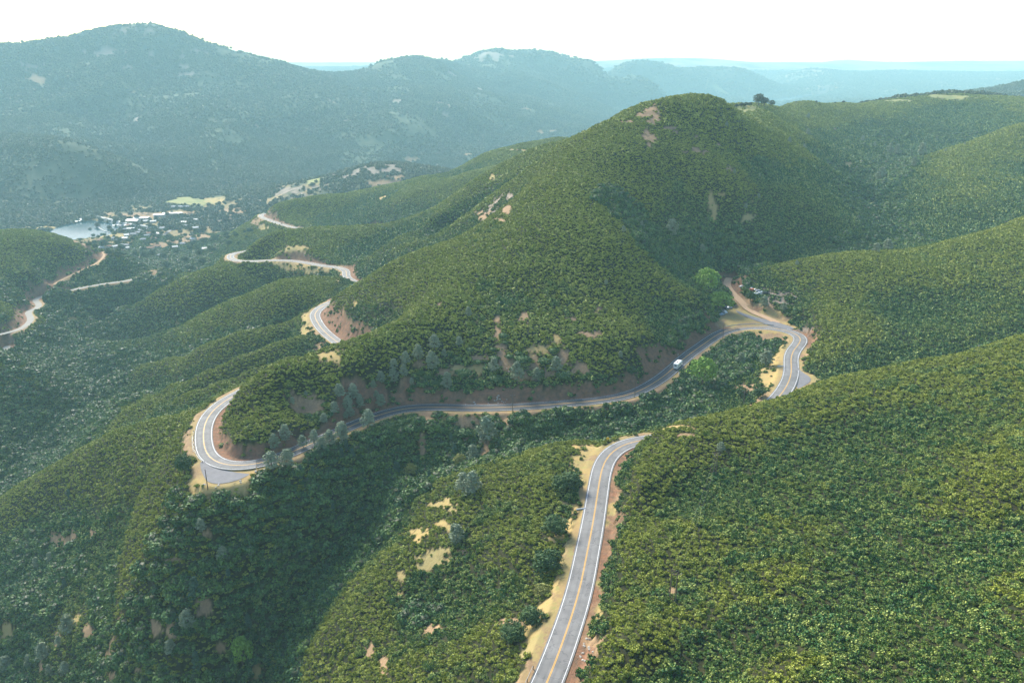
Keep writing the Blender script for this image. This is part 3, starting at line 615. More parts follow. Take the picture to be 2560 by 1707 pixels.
def dome_lumps(r, n, R_, H_, lr, nl, size):
    out = [((0, 0, H_*.62), lr*1.15, nl, size)]
    for i in range(n-1):
        a = 2*PI*(i+r.random()*.6)/(n-1); q = R_*(.45+.4*r.random()); z = H_*(.55-.38*(q/R_)**2+.15*r.random())
        out.append(((math.cos(a)*q, math.sin(a)*q, z), lr*(.75+.4*r.random()), nl, size))
    return out
def leafmat(name, dry, green, wetc, pale, inst=True):
    s = N(name, .62, .25)
    tone = s.attr('tone', 'INSTANCER'); wet = s.attr('wet', 'INSTANCER'); lf = s.attr('leaf')
    col = s.mix(tone, green, dry); col = s.mix(wet, col, wetc)
    col = s.mix(s.ramp(lf, .02, .42), (.022,.034,.010), col)  # cores come out near black: shade inside each bush put into its colour
    col = s.mix(s.math('MULTIPLY', s.ramp(lf, .45, .95), .75), col, pale)
    return s.out(col)
M_brush = leafmat('chaparral leaves', (.205,.238,.009), (.046,.122,.012), (.018,.100,.016), (.48,.50,.12))
M_oak = leafmat('scrub oak leaves', (.115,.18,.022), (.030,.095,.020), (.022,.088,.026), (.19,.30,.08))
M_wood = leafmat('far woodland leaves', (.115,.135,.060), (.070,.10,.050), (.042,.075,.040), (.17,.19,.11))
def variants(name, n, fn):
    col_ = bpy.data.collections.new(name)
    for k in range(n):
        o = bpy.data.objects.new('%s_%s' % (name, 'abcdefgh'[k]), fn(k)); col_.objects.link(o)
    return col_
def bushN(k):
    r = np.random.default_rng(100+k); L_ = dome_lumps(r, 8, 1.0, 1.3, .33, 28, .20)
    return foliage_mesh('bush', L_, M_brush, 200+k, [((0,0,.34),(.6,.6,.45))])
def bushM(k):
    r = np.random.default_rng(120+k); L_ = dome_lumps(r, 6, 1.0, 1.1, .46, 15, .36)
    return foliage_mesh('bush', L_, M_brush, 220+k, [((0,0,.38),(.72,.72,.48))])
def bushF(k):
    r = np.random.default_rng(140+k); L_ = dome_lumps(r, 5, 1.0, 1.1, .5, 9, .5)
    return foliage_mesh('bush', L_, M_brush, 240+k, [((0,0,.4),(.78,.78,.5))])
def oakN(k):
    r = np.random.default_rng(160+k); L_ = dome_lumps(r, 14, 1.0, 1.35, .34, 40, .145)
    return foliage_mesh('oak', L_, M_oak, 260+k, [((0,0,.5),(.7,.7,.6))])
def woodF(k):
    r = np.random.default_rng(180+k); L_ = dome_lumps(r, 5, .9, 1.5, .42, 9, .42)
    return foliage_mesh('wood', L_, M_wood, 280+k, [((0,0,.6),(.6,.6,.7))])
colN, colM, colF, colO, colW = variants('bush_near', 6, bushN), variants('bush_mid', 5, bushM), variants('bush_far', 4, bushF), variants('scrub_oak', 5, oakN), variants('woodland', 5, woodF)
def scatter_obj(name, X, Y, size, hk, tone, wet, coll, nvar, lbl, sink=.12):
    n = len(X); Z = hgt(X, Y) - size*sink
    me = bpy.data.meshes.new(name); me.vertices.add(n); me.vertices.foreach_set('co', np.stack([X, Y, Z], 1).astype(np.float32).ravel())
    rr = rng.random((n,5))
    vattr(me, 'rot', np.stack([(rr[:,0]-.5)*.5, (rr[:,1]-.5)*.5, rr[:,2]*2*PI], 1))
    sx = size*.5; vattr(me, 'scl', np.stack([sx*(.85+.3*rr[:,3]), sx*(.85+.3*rr[:,4]), sx*hk], 1))
    attr(me, 'tone', tone); attr(me, 'wet', wet)
    a = me.attributes.new('pick', 'INT', 'POINT'); a.data.foreach_set('value', rng.integers(0, nvar, n).astype(np.int32))
    o = link(name, me); tag(o, lbl, kind='stuff')
    g = bpy.data.node_groups.new(name, 'GeometryNodeTree')
    g.interface.new_socket('Geometry', in_out='INPUT', socket_type='NodeSocketGeometry'); g.interface.new_socket('Geometry', in_out='OUTPUT', socket_type='NodeSocketGeometry')
    nd = g.nodes; gi = nd.new('NodeGroupInput'); go = nd.new('NodeGroupOutput'); ip = nd.new('GeometryNodeInstanceOnPoints'); ci = nd.new('GeometryNodeCollectionInfo')
    ci.inputs[0].default_value = coll; ci.inputs['Separate Children'].default_value = True; ci.inputs['Reset Children'].default_value = True
    def na(nm, ty):
        x = nd.new('GeometryNodeInputNamedAttribute'); x.data_type = ty; x.inputs[0].default_value = nm; return x.outputs['Attribute']
    lk = g.links.new
    lk(gi.outputs[0], ip.inputs['Points']); lk(ci.outputs[0], ip.inputs['Instance']); ip.inputs['Pick Instance'].default_value = True
    lk(na('pick', 'INT'), ip.inputs['Instance Index']); lk(na('rot', 'FLOAT_VECTOR'), ip.inputs['Rotation']); lk(na('scl', 'FLOAT_VECTOR'), ip.inputs['Scale'])
    lk(ip.outputs[0], go.inputs[0])
    o.modifiers.new('scatter', 'NODES').node_group = g
    return o
def jgrid(y0, y1, s, umax=None):
    umax = umax or (1.02 if y1 < 400 else .80 if y1 < 700 else .74 if y1 < 1500 else .71)
    x1 = umax*y1; nx = int(2*x1/s)+1; ny = int((y1-y0)/(s*.9))+1
    gx, gy = np.meshgrid(np.arange(nx)*s-x1, np.arange(ny)*s*.9+y0)
    gx = gx + (np.arange(ny)%2)[:,None]*s*.5 + (rng.random(gx.shape)-.5)*s*.75; gy = gy + (rng.random(gy.shape)-.5)*s*.75
    gx, gy = gx.ravel(), gy.ravel(); k = (abs(gx/gy) < umax+8/gy) & (gy > 62)
    gx, gy = gx[k], gy[k]; k = visible(gx, gy); return gx[k], gy[k]
def fields(X, Y):
    cc = gsample(CONC, X, Y); bare = gsample(BARE, X, Y); rd = gsample(np.minimum(RD, 60), X, Y)
    return cc, bare, rd
def lakemask(X, Y): return np.zeros(len(X), bool)
oakpts = []
def brush_band(name, y0, y1, s, size, coll, nvar, lbl, hk=1.0):
    X, Y = jgrid(y0, y1, s); cc, bare, rd = fields(X, Y)
    k = (bare < .42+.8*(rng.random(len(X))-.5)) & (rd > .6+size*.3) & ~in_lake(X, Y) | ((rng.random(len(X)) < .07) & (rd > 2.2) & (bare > .4) & (Y < 1300)); X, Y, cc = X[k], Y[k], cc[k]
    big = fbm(X/60, Y/60, 401, 3); mid = fbm(X/9, Y/9, 402, 2)
    spc = fbm(X/5.5, Y/5.5, 405, 2)            # clumps of one greener species
    nearf = .25 if y1 < 400 else .8
    wet = np.clip(((cc-.15)*1.0 + (big-.55)*.6)*nearf + np.clip((spc-.62)*10, 0, .9) + WETX(X, Y)*.8, 0, 1)
    crest = gsample(CONC2, X, Y)
    tone = np.clip((.50 if y1 < 400 else .38) - np.clip(cc, -.8, .8)*1.0 + crest*1.5 + (mid-.5)*1.3 + (rng.random(len(X))-.5)*1.1 - (big-.5)*.5, 0, 1)
    sz = size*(.52+1.0*rng.random(len(X))**1.8)*(.85+.4*wet)
    scatter_obj(name, X, Y, sz, hk*(.85+.55*rng.random(len(X))), tone, wet, coll, nvar, lbl)
    return len(X)
def in_lake(X, Y):
    r = np.zeros(len(X), bool)
    for z, pw in lakes_w: r |= pinside(X, Y, pw)
    return r
WL = [([(1640,1010),(1500,1068),(1350,1100),(1200,1135),(1080,1170),(948,1278),(872,1330),(778,1423),(744,1465),(689,1540),(650,1650)], 26),
      ([(1850,865),(1780,905),(1700,950)], 22), ([(1810,690),(1700,660),(1620,600),(1570,545)], 26), ([(1110,1080),(980,1150),(860,1220),(760,1260)], 24),
      ([(2172,470),(2215,430),(2304,384)], 26), ([(2225,600),(2180,540),(2168,500)], 22), ([(560,1350),(480,1480),(400,1600)], 26), ([(700,1300),(620,1450),(600,1600)], 30),
      ([(10,1690),(70,1600),(30,1450),(136,1410)], 16), ([(276,951),(200,1000),(162,1049),(170,1110)], 30), ([(276,951),(215,905),(165,880),(187,832),(213,789),(238,759),(298,721),(383,687),(447,670),(510,628)], 40),
      ([(60,900),(0,1000),(0,1100),(60,1180)], 70), ([(20,740),(60,770)], 30), ([(300,650),(330,680),(400,660)], 45), ([(640,1250),(560,1290),(600,1350)], 25),([(250,620),(330,640),(400,620),(520,570),(600,540)], 70)]
WS = []
for lst, R_ in WL:
    w = [cast(a, b) for a, b in lst]; w = [x[:2] for x in w if x is not None]
    for a, b in zip(w[:-1], w[1:]): WS.append((a, b, R_))
def WETX(X, Y):
    v = np.zeros(len(X))
    for a, b, R_ in WS:
        ab = b-a; t = np.clip(((X-a[0])*ab[0]+(Y-a[1])*ab[1])/(ab@ab+1e-6), 0, 1)
        d = np.hypot(X-a[0]-ab[0]*t, Y-a[1]-ab[1]*t)
        v = np.maximum(v, np.clip(1.35-d/R_, 0, 1))
    return v
# round wooded scrub in the hollows goes first so the brush can make room for it
def oak_band(name, y0, y1, s, size, coll, nvar, lbl, thr):
    X, Y = jgrid(y0, y1, s); cc, bare, rd = fields(X, Y); w = WETX(X, Y)
    big = fbm(X/35, Y/35, 411, 3)
    p = w + (big-.5)*.9 + np.clip(cc-.2, 0, 1)*.35
    k = (p > thr) & (bare < .3) & (rd > (3.0 if y1 < 600 else 7.5)) & ~in_lake(X, Y); X, Y, w = X[k], Y[k], w[k]
    tone = np.clip(.35+(fbm(X/14, Y/14, 412, 2)-.5)*1.2+(rng.random(len(X))-.5)*1.5, 0, 1)
    scatter_obj(name, X, Y, size*(.6+.8*rng.random(len(X))), .85+.4*rng.random(len(X)), tone, np.clip(w*.6-.1+(rng.random(len(X))-.5)*.5, 0, 1), coll, nvar, lbl, .18)
    return len(X)
cnt = []
cnt.append(oak_band('ravine_scrub', 150, 520, 3.9, 6.2, colO, 5, 'dense dark green scrub oaks filling the gully below the highway', .42))
cnt.append(oak_band('ravine_woodland', 520, 1300, 5.6, 7.5, colO, 5, 'dark green woodland along the creek and valley bottom', .38))
cnt.append(brush_band('chaparral', 62, 330, 1.42, 2.0, colN, 6, 'close olive green chaparral covering the near slopes'))
cnt.append(brush_band('chaparral', 330, 640, 1.45, 2.0, colM, 5, 'olive green chaparral on the spurs around the highway bends'))
cnt.append(brush_band('chaparral', 640, 1420, 1.85, 2.45, colF, 4, 'chaparral covering the main hill and the ridges behind'))
def wood_band(name, y0, y1, s, size, lbl, hk=1.0):
    X, Y = jgrid(y0, y1, s); cc, bare, rd = fields(X, Y)
    dens = fbm(X/170, Y/170, 421, 4)
    k = (bare < .5) & (rd > 4) & ~in_lake(X, Y) & (rng.random(len(X)) < .62+(dens-.40)*2.2+np.clip(cc, -.3, .3)*.5); X, Y, cc, dens = X[k], Y[k], cc[k], dens[k]
    tone = np.clip(.4+(rng.random(len(X))-.5)*.9+(.1-cc)*.6, 0, 1)
    scatter_obj(name, X, Y, size*(.6+.8*rng.random(len(X))), hk*(.8+.5*rng.random(len(X))), tone, np.clip(cc*1.2+(dens-.5)*2, 0, 1), colW, 5, lbl)
    return len(X)
cnt.append(wood_band('woodland', 1420, 2700, 6.2, 7.2, 'scattered scrub and trees on the hazy slopes across the valley'))
cnt.append(wood_band('woodland', 2700, 5200, 11, 12, 'hazy woodland covering the far mountainside'))
cnt.append(wood_band('woodland', 5200, 9500, 24, 24, 'faint woodland on the most distant ridges', .8))
print('SCATTER', cnt, sum(cnt))
# ------------------------------------------------------------------ individual trees
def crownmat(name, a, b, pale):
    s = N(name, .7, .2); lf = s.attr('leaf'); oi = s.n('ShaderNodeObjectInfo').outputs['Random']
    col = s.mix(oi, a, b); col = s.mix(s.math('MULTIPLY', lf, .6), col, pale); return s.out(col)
M_pine = crownmat('grey pine needles', (.115,.155,.080), (.175,.21,.125), (.36,.41,.27))
M_fir = crownmat('blue green needles', (.035,.085,.055), (.055,.110,.065), (.10,.17,.10))
M_dark = crownmat('dark oak leaves', (.022,.065,.018), (.040,.085,.022), (.08,.14,.04))
M_sky_tree = crownmat('hazy tree leaves', (.030,.048,.022), (.055,.070,.030), (.09,.10,.05))
M_lime = crownmat('bright spring leaves', (.14,.26,.025), (.17,.29,.03), (.30,.42,.08))
M_gold = crownmat('yellow green leaves', (.17,.20,.04), (.22,.22,.05), (.34,.33,.10))
M_bark = flat('bark', (.14,.11,.085), .9, .1, 0, .3, 2)
def tube(bm, p0, p1, r0, r1, seg=6):
    p0, p1 = Vector(p0), Vector(p1); d = (p1-p0).normalized(); a = d.orthogonal().normalized(); b = d.cross(a)
    A_ = [bm.verts.new(p0+(a*math.cos(2*PI*i/seg)+b*math.sin(2*PI*i/seg))*r0) for i in range(seg)]
    B_ = [bm.verts.new(p1+(a*math.cos(2*PI*i/seg)+b*math.sin(2*PI*i/seg))*r1) for i in range(seg)]
    for i in range(seg): bm.faces.new((A_[i], A_[(i+1)%seg], B_[(i+1)%seg], B_[i]))
    bm.faces.new(B_)
def bm_mesh(name, bm, mat):
    me = bpy.data.meshes.new(name); bmesh.ops.recalc_face_normals(bm, faces=bm.faces); bm.to_mesh(me); bm.free(); me.materials.append(mat); return me
def pine_tree(k, conic=False):
    """unit-height pine: (trunk mesh, crown mesh)"""
    r = np.random.default_rng(500+k); bm = bmesh.new(); ln = (r.random(2)-.5)*.10
    fork = not conic and r.random() < .7
    top = (ln[0], ln[1], .96); tube(bm, (0,0,-.12), (ln[0]*.4, ln[1]*.4, .45), .022, .016); tube(bm, (ln[0]*.4, ln[1]*.4, .45), top, .016, .003)
    lumps = []
    if fork:
        f = ((r.random(2)-.5)*.3); tube(bm, (ln[0]*.4, ln[1]*.4, .4), (f[0], f[1], .86), .013, .003)
    nl = 46 if not conic else 54
    for i in range(nl):
        h = .14+.84*(i+.5)/nl if conic else .18+.80*((i+.5)/nl)**.9
        w = (.24*(1.04-h)**.75 if conic else .25*math.sin(min(1, (1.04-h)/.62)*PI*.5)*(.55+.45*min(1, h/.35)))
        a = i*2.4+r.random()*.9; q = w*(.35+.75*r.random()); ax = (ln[0]*h, ln[1]*h)
        if fork and h > .45 and i % 2: ax = (f[0]*(h-.1), f[1]*(h-.1))
        c = (ax[0]+math.cos(a)*q, ax[1]+math.sin(a)*q, h+(r.random()-.5)*.05)
        lumps.append((c, .040+.045*r.random()+(.02 if not conic else 0), 34, .047))
        if i % 4 == 0 and h < .8: tube(bm, (ax[0]*.9, ax[1]*.9, h-.05), c, .006, .002, 4)
    return bm_mesh('trunk', bm, M_bark), lumps
def broad_tree(k, flat_=1.0):
    r = np.random.default_rng(600+k); bm = bmesh.new(); tube(bm, (0,0,-.12), (.02,.01,.36), .04, .028)
    lumps = []
    for i in range(7):
        a = i*.9; e = (math.cos(a)*.26, math.sin(a)*.26, .58+.14*r.random()); tube(bm, (.02,.01,.3), e, .018, .005, 5)
    n = 46
    for i in range(n):
        z = 1-2*(i+.5)/n*.82; a = i*2.4+r.random()*.6; rr_ = math.sqrt(max(0, 1-z*z)); q = .40*(.50+.62*r.random())
        c = (math.cos(a)*rr_*q, math.sin(a)*rr_*q, .54+z*.36*(.85+.2*r.random())*flat_)
        lumps.append((c, .085+.05*r.random(), 30, .055))
    return bm_mesh('trunk', bm, M_bark), lumps
def kit(fn, n, mat, seed, core=None, asp=.7):
    out = []
    for k in range(n):
        tr, lu = fn(k+seed); out.append((tr, foliage_mesh('crown', lu, mat, 700+seed+k, core, asp)))
    return out
def kitc(n, mat, seed): return kit(lambda k: pine_tree(k, True), n, mat, seed)
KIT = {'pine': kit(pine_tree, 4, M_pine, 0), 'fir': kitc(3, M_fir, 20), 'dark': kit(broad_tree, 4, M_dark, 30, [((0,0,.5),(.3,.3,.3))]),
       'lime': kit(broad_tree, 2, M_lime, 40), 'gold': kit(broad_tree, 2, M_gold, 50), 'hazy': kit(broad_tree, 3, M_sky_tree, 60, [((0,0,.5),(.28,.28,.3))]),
       'shrub': None}
CATN = {'pine': ('grey_pine', 'pine tree'), 'fir': ('conifer', 'conifer'), 'dark': ('oak_tree', 'oak tree'), 'lime': ('leafy_tree', 'tree'), 'gold': ('leafy_tree', 'tree'), 'hazy': ('distant_tree', 'tree')}
tree_no = 0
def put_tree(kind, X, Y, h, label, group=None, wide=1.0, parts=True):
    global tree_no
    ks = KIT[kind]; tr, cr = ks[tree_no % len(ks)]; tree_no += 1
    nm, cat = CATN[kind]; e = bpy.data.objects.new(nm, None); C.objects.link(e)
    z = float(hgt(np.array([X]), np.array([Y]))[0]); e.location = (X, Y, z); w = h*wide
    e.scale = (w, w*(.9+.2*random.random()), h); e.rotation_euler = ((random.random()-.5)*.08, (random.random()-.5)*.08, random.random()*6.28)
    a = bpy.data.objects.new('trunk', tr); b = bpy.data.objects.new('crown', cr)
    for o in (a, b): C.objects.link(o); o.parent = e
    tag(e, label, cat, group); return e
def tree_px(kind, px, top, base, label, group=None, wide=1.0, minh=0):
    """a tree whose foot shows at (px, base) and whose tip reaches the photo row top"""
    c = cast(px, base)
    if c is None: return
    d = c[1]; h = (tanv(base)-tanv(top))*d; h = max(h, minh); h *= .86 if kind == 'pine' else 1; wide = wide*1.2 if kind == 'pine' else wide
    put_tree(kind, c[0], c[1], h, label, group, wide)
def crop(ox, oy, kind, lst, label, group=None, wide=1.0, k=2.351):
    for x, t, b in lst: tree_px(kind, ox+x/k, oy+t/k, oy+b/k, label, group, wide)
crop(800,500,'pine',[(675,780,890),(580,835,945),(665,875,1005),(500,880,975),(435,930,1015),(440,990,1085),(495,960,1045),(730,870,925),(820,795,865),(360,1000,1085),(315,1060,1115),(540,1040,1090)],
     'grey green pine in the loose stand on the slope above the dark road bend', 'grey pines on the slope above the dark road')
crop(800,500,'pine',[(120,1075,1170),(200,1070,1180),(165,1140,1235),(240,1150,1225),(85,1180,1265),(25,1250,1320),(330,1120,1170)]+[(150,1240,1290)],
     'small grey pine crowded along the uphill edge of the road inside the hairpin', 'grey pines along the uphill road edge')
crop(800,500,'pine',[(745,1000,1115)], 'lone grey pine at the left end of the red cut bank')
crop(800,500,'pine',[(1015,915,1020)], 'slim grey pine above the cut bank beside the bare dirt chute'); crop(800,500,'pine',[(1160,935,1070)], 'broad grey pine on the rim of the cut bank, right of the dirt chute')
crop(800,500,'pine',[(1270,980,1070)], 'short grey pine between two dark bushes on the cut bank rim'); crop(800,500,'pine',[(1385,905,1020)], 'tall narrow grey pine at the right end of the bare slope')
crop(800,500,'pine',[(875,620,690)], 'solitary grey pine high in the brush above the bare slope')
crop(800,500,'pine',[(280,1215,1345),(135,1290,1430),(60,1340,1450),(10,1380,1480)], 'tall thin grey pine standing below the road and overlapping it in view', 'pines overlapping the road')
crop(0,500,'pine',[(2010,1290,1400),(1850,1340,1440),(1785,1370,1460),(1930,1340,1420)], 'tall thin grey pine standing below the road and overlapping it in view', 'pines overlapping the road')
crop(0,500,'pine',[(1990,1075,1155),(1720,1155,1205),(1800,1120,1155),(1680,1310,1425),(1615,1360,1465),(2160,1220,1300),(2240,1130,1220),(1900,1250,1310),(2060,1200,1280),(2120,1140,1210)],
     'small grey pine on the shaded ridge side inside the hairpin', 'grey pines inside the hairpin')
crop(0,1040,'pine',[(1600,195,325)], 'big ragged grey pine beside the road at the hairpin rock cut', None, 1.15); crop(0,1040,'pine',[(1690,175,305)], 'full grey pine right of the big ragged one by the hairpin', None, 1.1)
crop(0,1040,'dark',[(1085,225,340)], 'round dark tree below the guardrail at the outside of the hairpin')
crop(800,500,'pine',[(975,1250,1430)], 'tall bushy grey pine in the gully just below the straight road'); crop(800,500,'pine',[(895,1425,1545)], 'bushy grey pine low in the gully beside the brown slide')
crop(800,500,'fir',[(790,1430,1510)], 'small blue green conifer left of the bushy gully pine'); crop(800,500,'fir',[(770,1370,1430)], 'thin blue green conifer on the brown slide below the road'); crop(800,500,'fir',[(1180,1460,1500)], 'small blue green conifer peeking over the spur left of the near road')
GUL = 'small blue green conifer poking out of the dark scrub below the hairpin'
crop(0,1040,'fir',[(1770,290,375),(1840,300,360),(2010,190,265),(2080,190,260),(1905,170,240),(2040,140,210),(1825,420,480),(1955,515,575),(2135,540,605),(2340,270,340),(1600,530,580),(2030,300,360),(1960,120,180)], GUL, 'conifers in the dark scrub below the hairpin')
crop(0,1040,'pine',[(1190,590,680)], 'rounded grey pine above the small red earth patch'); crop(0,1040,'pine',[(1310,755,860)], 'full pale grey pine in the middle of the lower left slope'); crop(0,1040,'pine',[(1480,760,825)], 'small pale pine right of the full grey one on the lower slope')
crop(0,1040,'fir',[(1345,890,950),(410,430,485),(925,755,800),(1080,705,750),(385,955,1015)], 'faint blue green conifer alone in the brush of the lower left spur', 'lone conifers on the lower left spur'); crop(0,1040,'fir',[(1155,950,1085)], 'dark blue green conifer on the lower left slope'); crop(0,1040,'pine',[(1110,1130,1250)], 'leaning pale grey pine above the bare clearings', None, 1.15)
crop(0,1040,'fir',[(1465,1165,1255)], 'narrow blue green conifer above the lime coloured tree'); crop(0,1040,'pine',[(1010,1310,1405)], 'grey pine standing among the bare clearings near the bottom edge'); crop(0,1040,'fir',[(1160,1385,1495)], 'large blue green conifer near the bottom edge left of the lime tree')
crop(0,1040,'lime',[(1430,1300,1470)], 'lime green conical tree near the bottom of the dark gully', None, .75)
crop(0,1040,'pine',[(220,820,895),(300,790,855)], 'grey pine beside the white boulders of the creek', 'pines by the creek boulders')
crop(0,1040,'pine',[(400,1160,1290),(350,1280,1350),(260,1315,1440),(180,1390,1475),(50,1395,1500),(390,1430,1525),(300,1450,1520)], 'grey pine in the group at the bottom left corner slope', 'pines at the bottom left corner')
crop(0,1040,'pine',[(1170,1515,1575),(1280,1520,1580)], 'grey pine top rising from the scrub at the bottom edge', 'pine tops at the bottom edge')
crop(900,1040,'pine',[(610,315,455),(660,310,462)], 'bushy silver pine of a touching pair on the spur left of the road', 'pair of silver pines', 1.2); crop(900,1040,'pine',[(570,615,755)], 'silver pine beside the yellow grass clearings left of the road', None, 1.1)
crop(900,1040,'fir',[(215,270,345),(410,315,375)], 'bluish conifer at the edge of the gully above the near spur', 'conifers at the gully edge'); crop(900,1040,'gold',[(300,280,360)], 'olive green tree between bluish conifers at the gully edge'); crop(900,1040,'gold',[(585,220,295)], 'yellow green round tree beside the bushy gully pine')
crop(900,1040,'pine',[(2115,150,215)], 'small pale pine alone on the near right hillside behind the pole', None, 1.3)
crop(1560,0,'pine',[(1560,835,910),(1600,840,915)], 'grey pine of a pair in the upper ravine', 'pair of pines in the upper ravine'); crop(1560,0,'pine',[(1745,825,925)], 'tall hazy grey pine highest up the ravine'); crop(1560,0,'pine',[(1700,915,985)], 'grey pine leaning over the ravine beside the far ridge'); crop(1560,0,'pine',[(1500,970,1065)], 'full grey pine down in the ravine floor')
crop(1560,0,'pine',[(1480,1420,1485),(1550,1395,1475)], 'rounded grey pine showing over the ridge behind the tight bend', 'pines behind the tight bend ridge', 1.25)
crop(1560,0,'pine',[(1080,750,800),(1080,660,700),(970,800,845),(1060,840,880),(1400,790,835),(600,710,750),(795,1015,1045),(790,1130,1170),(715,1190,1230),(100,1300,1345),(650,990,1025),(1240,1380,1420),(1470,830,870)], 'small pale pine scattered in the brush right of the summit', 'small pines right of the summit')
crop(1560,0,'pine',[(1015,1525,1562)], 'tiny conical pine tip on the ridge above the junk cars'); crop(1560,0,'pine',[(1890,870,895),(2000,830,855)], 'hazy pine top on the rim of the far right slope', 'pine tops on the far right rim')
crop(800,500,'pine',[(2070,100,225)], 'large pale grey pine on the dark face of the main hill', None, 1.1); crop(800,500,'pine',[(2240,255,325)], 'grey pine low on the dark face near the leafy trees'); crop(800,500,'pine',[(1890,120,175),(1785,145,195),(1680,465,505),(2135,755,805),(1765,885,935),(1460,1000,1030)], 'small faint grey pine on the main hill flank', 'small pines on the main hill')
crop(1560,500,'lime',[(480,395,560)], 'large leafy green tree at the foot of the main hill behind the turnout', None, .95); crop(1560,500,'lime',[(555,535,650)], 'brilliant lime green tree beside the turnout', None, 1.45); crop(1560,500,'lime',[(460,920,1100)], 'bright yellow green tree just below the road and the white camper', None, 1.0)
crop(1560,500,'pine',[(685,885,965)], 'small conical grey pine in the hollow inside the bend'); crop(1560,500,'pine',[(830,870,975)], 'broad grey pine at the edge of the grass strip inside the bend', None, 1.2)
crop(1560,500,'dark',[(740,545,600)], 'dark round bush between the dirt track and the junk cars', None, 1.2); crop(1560,500,'pine',[(820,560,645)], 'grey brush tree below the junk cars', None, 1.2); crop(1560,500,'pine',[(935,600,655)], 'pale grey tree at the corner where the dirt track meets brush', None, 1.4)
crop(1560,500,'dark',[(690,1010+90,1165),(790,1100,1165)], 'dark oak at the lower tip of the grass strip', 'oaks by the grass strip', 1.3)
crop(900,1040,'dark',[(1180,350,440),(1240,330,420)], 'dense dark oak on the spur left of the golden verge', 'dark oaks left of the verge', 1.5); crop(900,1040,'dark',[(1150,590,700)], 'wide dark oak beside the middle of the near road', None, 1.5)
crop(900,1040,'dark',[(1095,790,930)], 'tall dark oak clump leaning towards the lower near road', None, 1.35); crop(900,1040,'dark',[(1010,1130,1230)], 'dark oak above the golden clearing near the bottom', None, 1.4); crop(900,1040,'gold',[(1070,985,1060)], 'pale flowering bush tree beside the lower road verge', None, 1.3)
crop(900,1040,'dark',[(900,1220,1320)], 'dark oak at the left side of the lower golden clearing', None, 1.5)
# dark clustered trees at the ridge top, right of the summit
crop(1560,0,'hazy',[(790,548,625)], 'tallest of the dark trees on the saddle beyond the summit', None, 1.0); crop(1560,0,'hazy',[(825,572,625)], 'dark tree leaning against the tallest one on the saddle', None, 1.1); crop(1560,0,'hazy',[(868,588,628)], 'small dark tree at the right end of the saddle clump', None, 1.2)
for x, t, b in [(662,612,632),(690,604,628),(715,600,625),(740,602,624),(905,606,622),(940,600,615),(962,588,608),(1010,598,606),(1130,592,602),(1200,597,606),(1310,588,604),(1290,592,606),(1240,600,608)]:
    tree_px('hazy', 1560+x/2.351, t/2.351, b/2.351+1, 'small dark bush on the skyline of the saddle beyond the summit', 'bushes along the saddle skyline', 1.4)
# skyline trees of the far mountain and the ridges beyond
sk = [(35,252),(85,248),(170,240),(240,232),(290,234),(330,228),(385,210),(430,212),(460,200),(530,172),(560,178),(600,168),(655,152),(690,155),(740,148),(780,150),(832,138),(860,140),(893,138),(920,152),(960,160),(1010,178),(1040,185),(1070,192),(1105,208),(1140,222),(1205,250),(1240,266),(1305,292),(1350,302),(1400,312),(1440,318),(1475,320),(1515,330),(1545,342),(1590,352),(1640,368),(1700,390),(1760,405),(1870,425),(1950,428),(2020,425),(2080,410),(2140,395),(2200,382),(2248,362),(2320,346),(2345,345)]
def skyline(px, ox, h, lbl, grp):
    """the outermost visible ground along one sight column"""
    u_ = (px-1280)/FPX/ (CP+.005*SP) ; Y = np.exp(np.arange(math.log(1500), math.log(9000), .002)); t_ = (CAMZ-hgt(u_*Y, Y))/Y
    k = int(t_.argmin()); put_tree('hazy', u_*Y[k], Y[k], h, lbl, grp, 1.0)
for x, y in sk: skyline(x/2.351+random.uniform(-3, 3), 0, random.uniform(7, 14), 'tiny tree standing on the crest line of the far left mountain', 'trees on the far mountain crest')
for i in range(44): skyline(960+i*14.5+random.uniform(-6, 6), 0, random.uniform(8, 17), 'tiny tree on the skyline of the far central ridges', 'trees on the central ridge skyline')
# village trees, countable dots in the valley
vt = [(870,1245,26),(965,1250,22),(770,1262,26),(650,1275,10),(745,1297,16),(880,1290,16),(675,1375,26),(550,1388,18),(580,1395,18),(610,1440,40),(720,1460,34),(640,1400,20),(820,1300,12),(1085,1215,18),(1000,1225,14),(1180,1240,22),(1240,1235,20),(950,1310,16),(1060,1325,20),(1110,1340,22),(1150,1360,22),(1200,1350,26),(1260,1330,20),(1320,1300,18),(980,1340,18),(1010,1400,22),(1090,1385,20),(1140,1400,22),
      (1200,1420,30),(1260,1400,24),(1330,1380,24),(1000,1440,26),(900,1490,30),(850,1500,30),(960,1510,34),(1040,1480,30),(1120,1460,28),(1180,1490,34),(1250,1470,26),(860,1430,22),(800,1490,26),(760,1420,22),(690,1430,26),(560,1450,24),(520,1440,20),(780,1350,12),(830,1380,18),(880,1365,14),(1230,1210,24),(1290,1200,20),(1340,1180,18),(1400,1215,22),(1450,1180,20),(1370,1260,20),(1430,1240,18),
      (1500,1240,18),(1180,1300,14),(1300,1430,22),(1380,1330,20),(1420,1300,18),(930,1400,18),(1060,1430,16),(1310,1250,16),(600,1380,14),(480,1430,12),(1350,1430,24),(700,1500,34),(640,1490,34),(1090,1530,34),(980,1560,34),(1190,1540,34),(1120,1580,34)]
vt += [(random.uniform(470, 1500), random.uniform(1235, 1480), random.uniform(12, 26)) for _ in range(110)]
for x, y, hh in vt: tree_px('dark' if y > 1350 else 'hazy', x/2.351, (y-hh*.8)/2.351, (y+hh*.5)/2.351, 'small round tree dotted about the valley village', 'round trees in the valley village', 1.15)
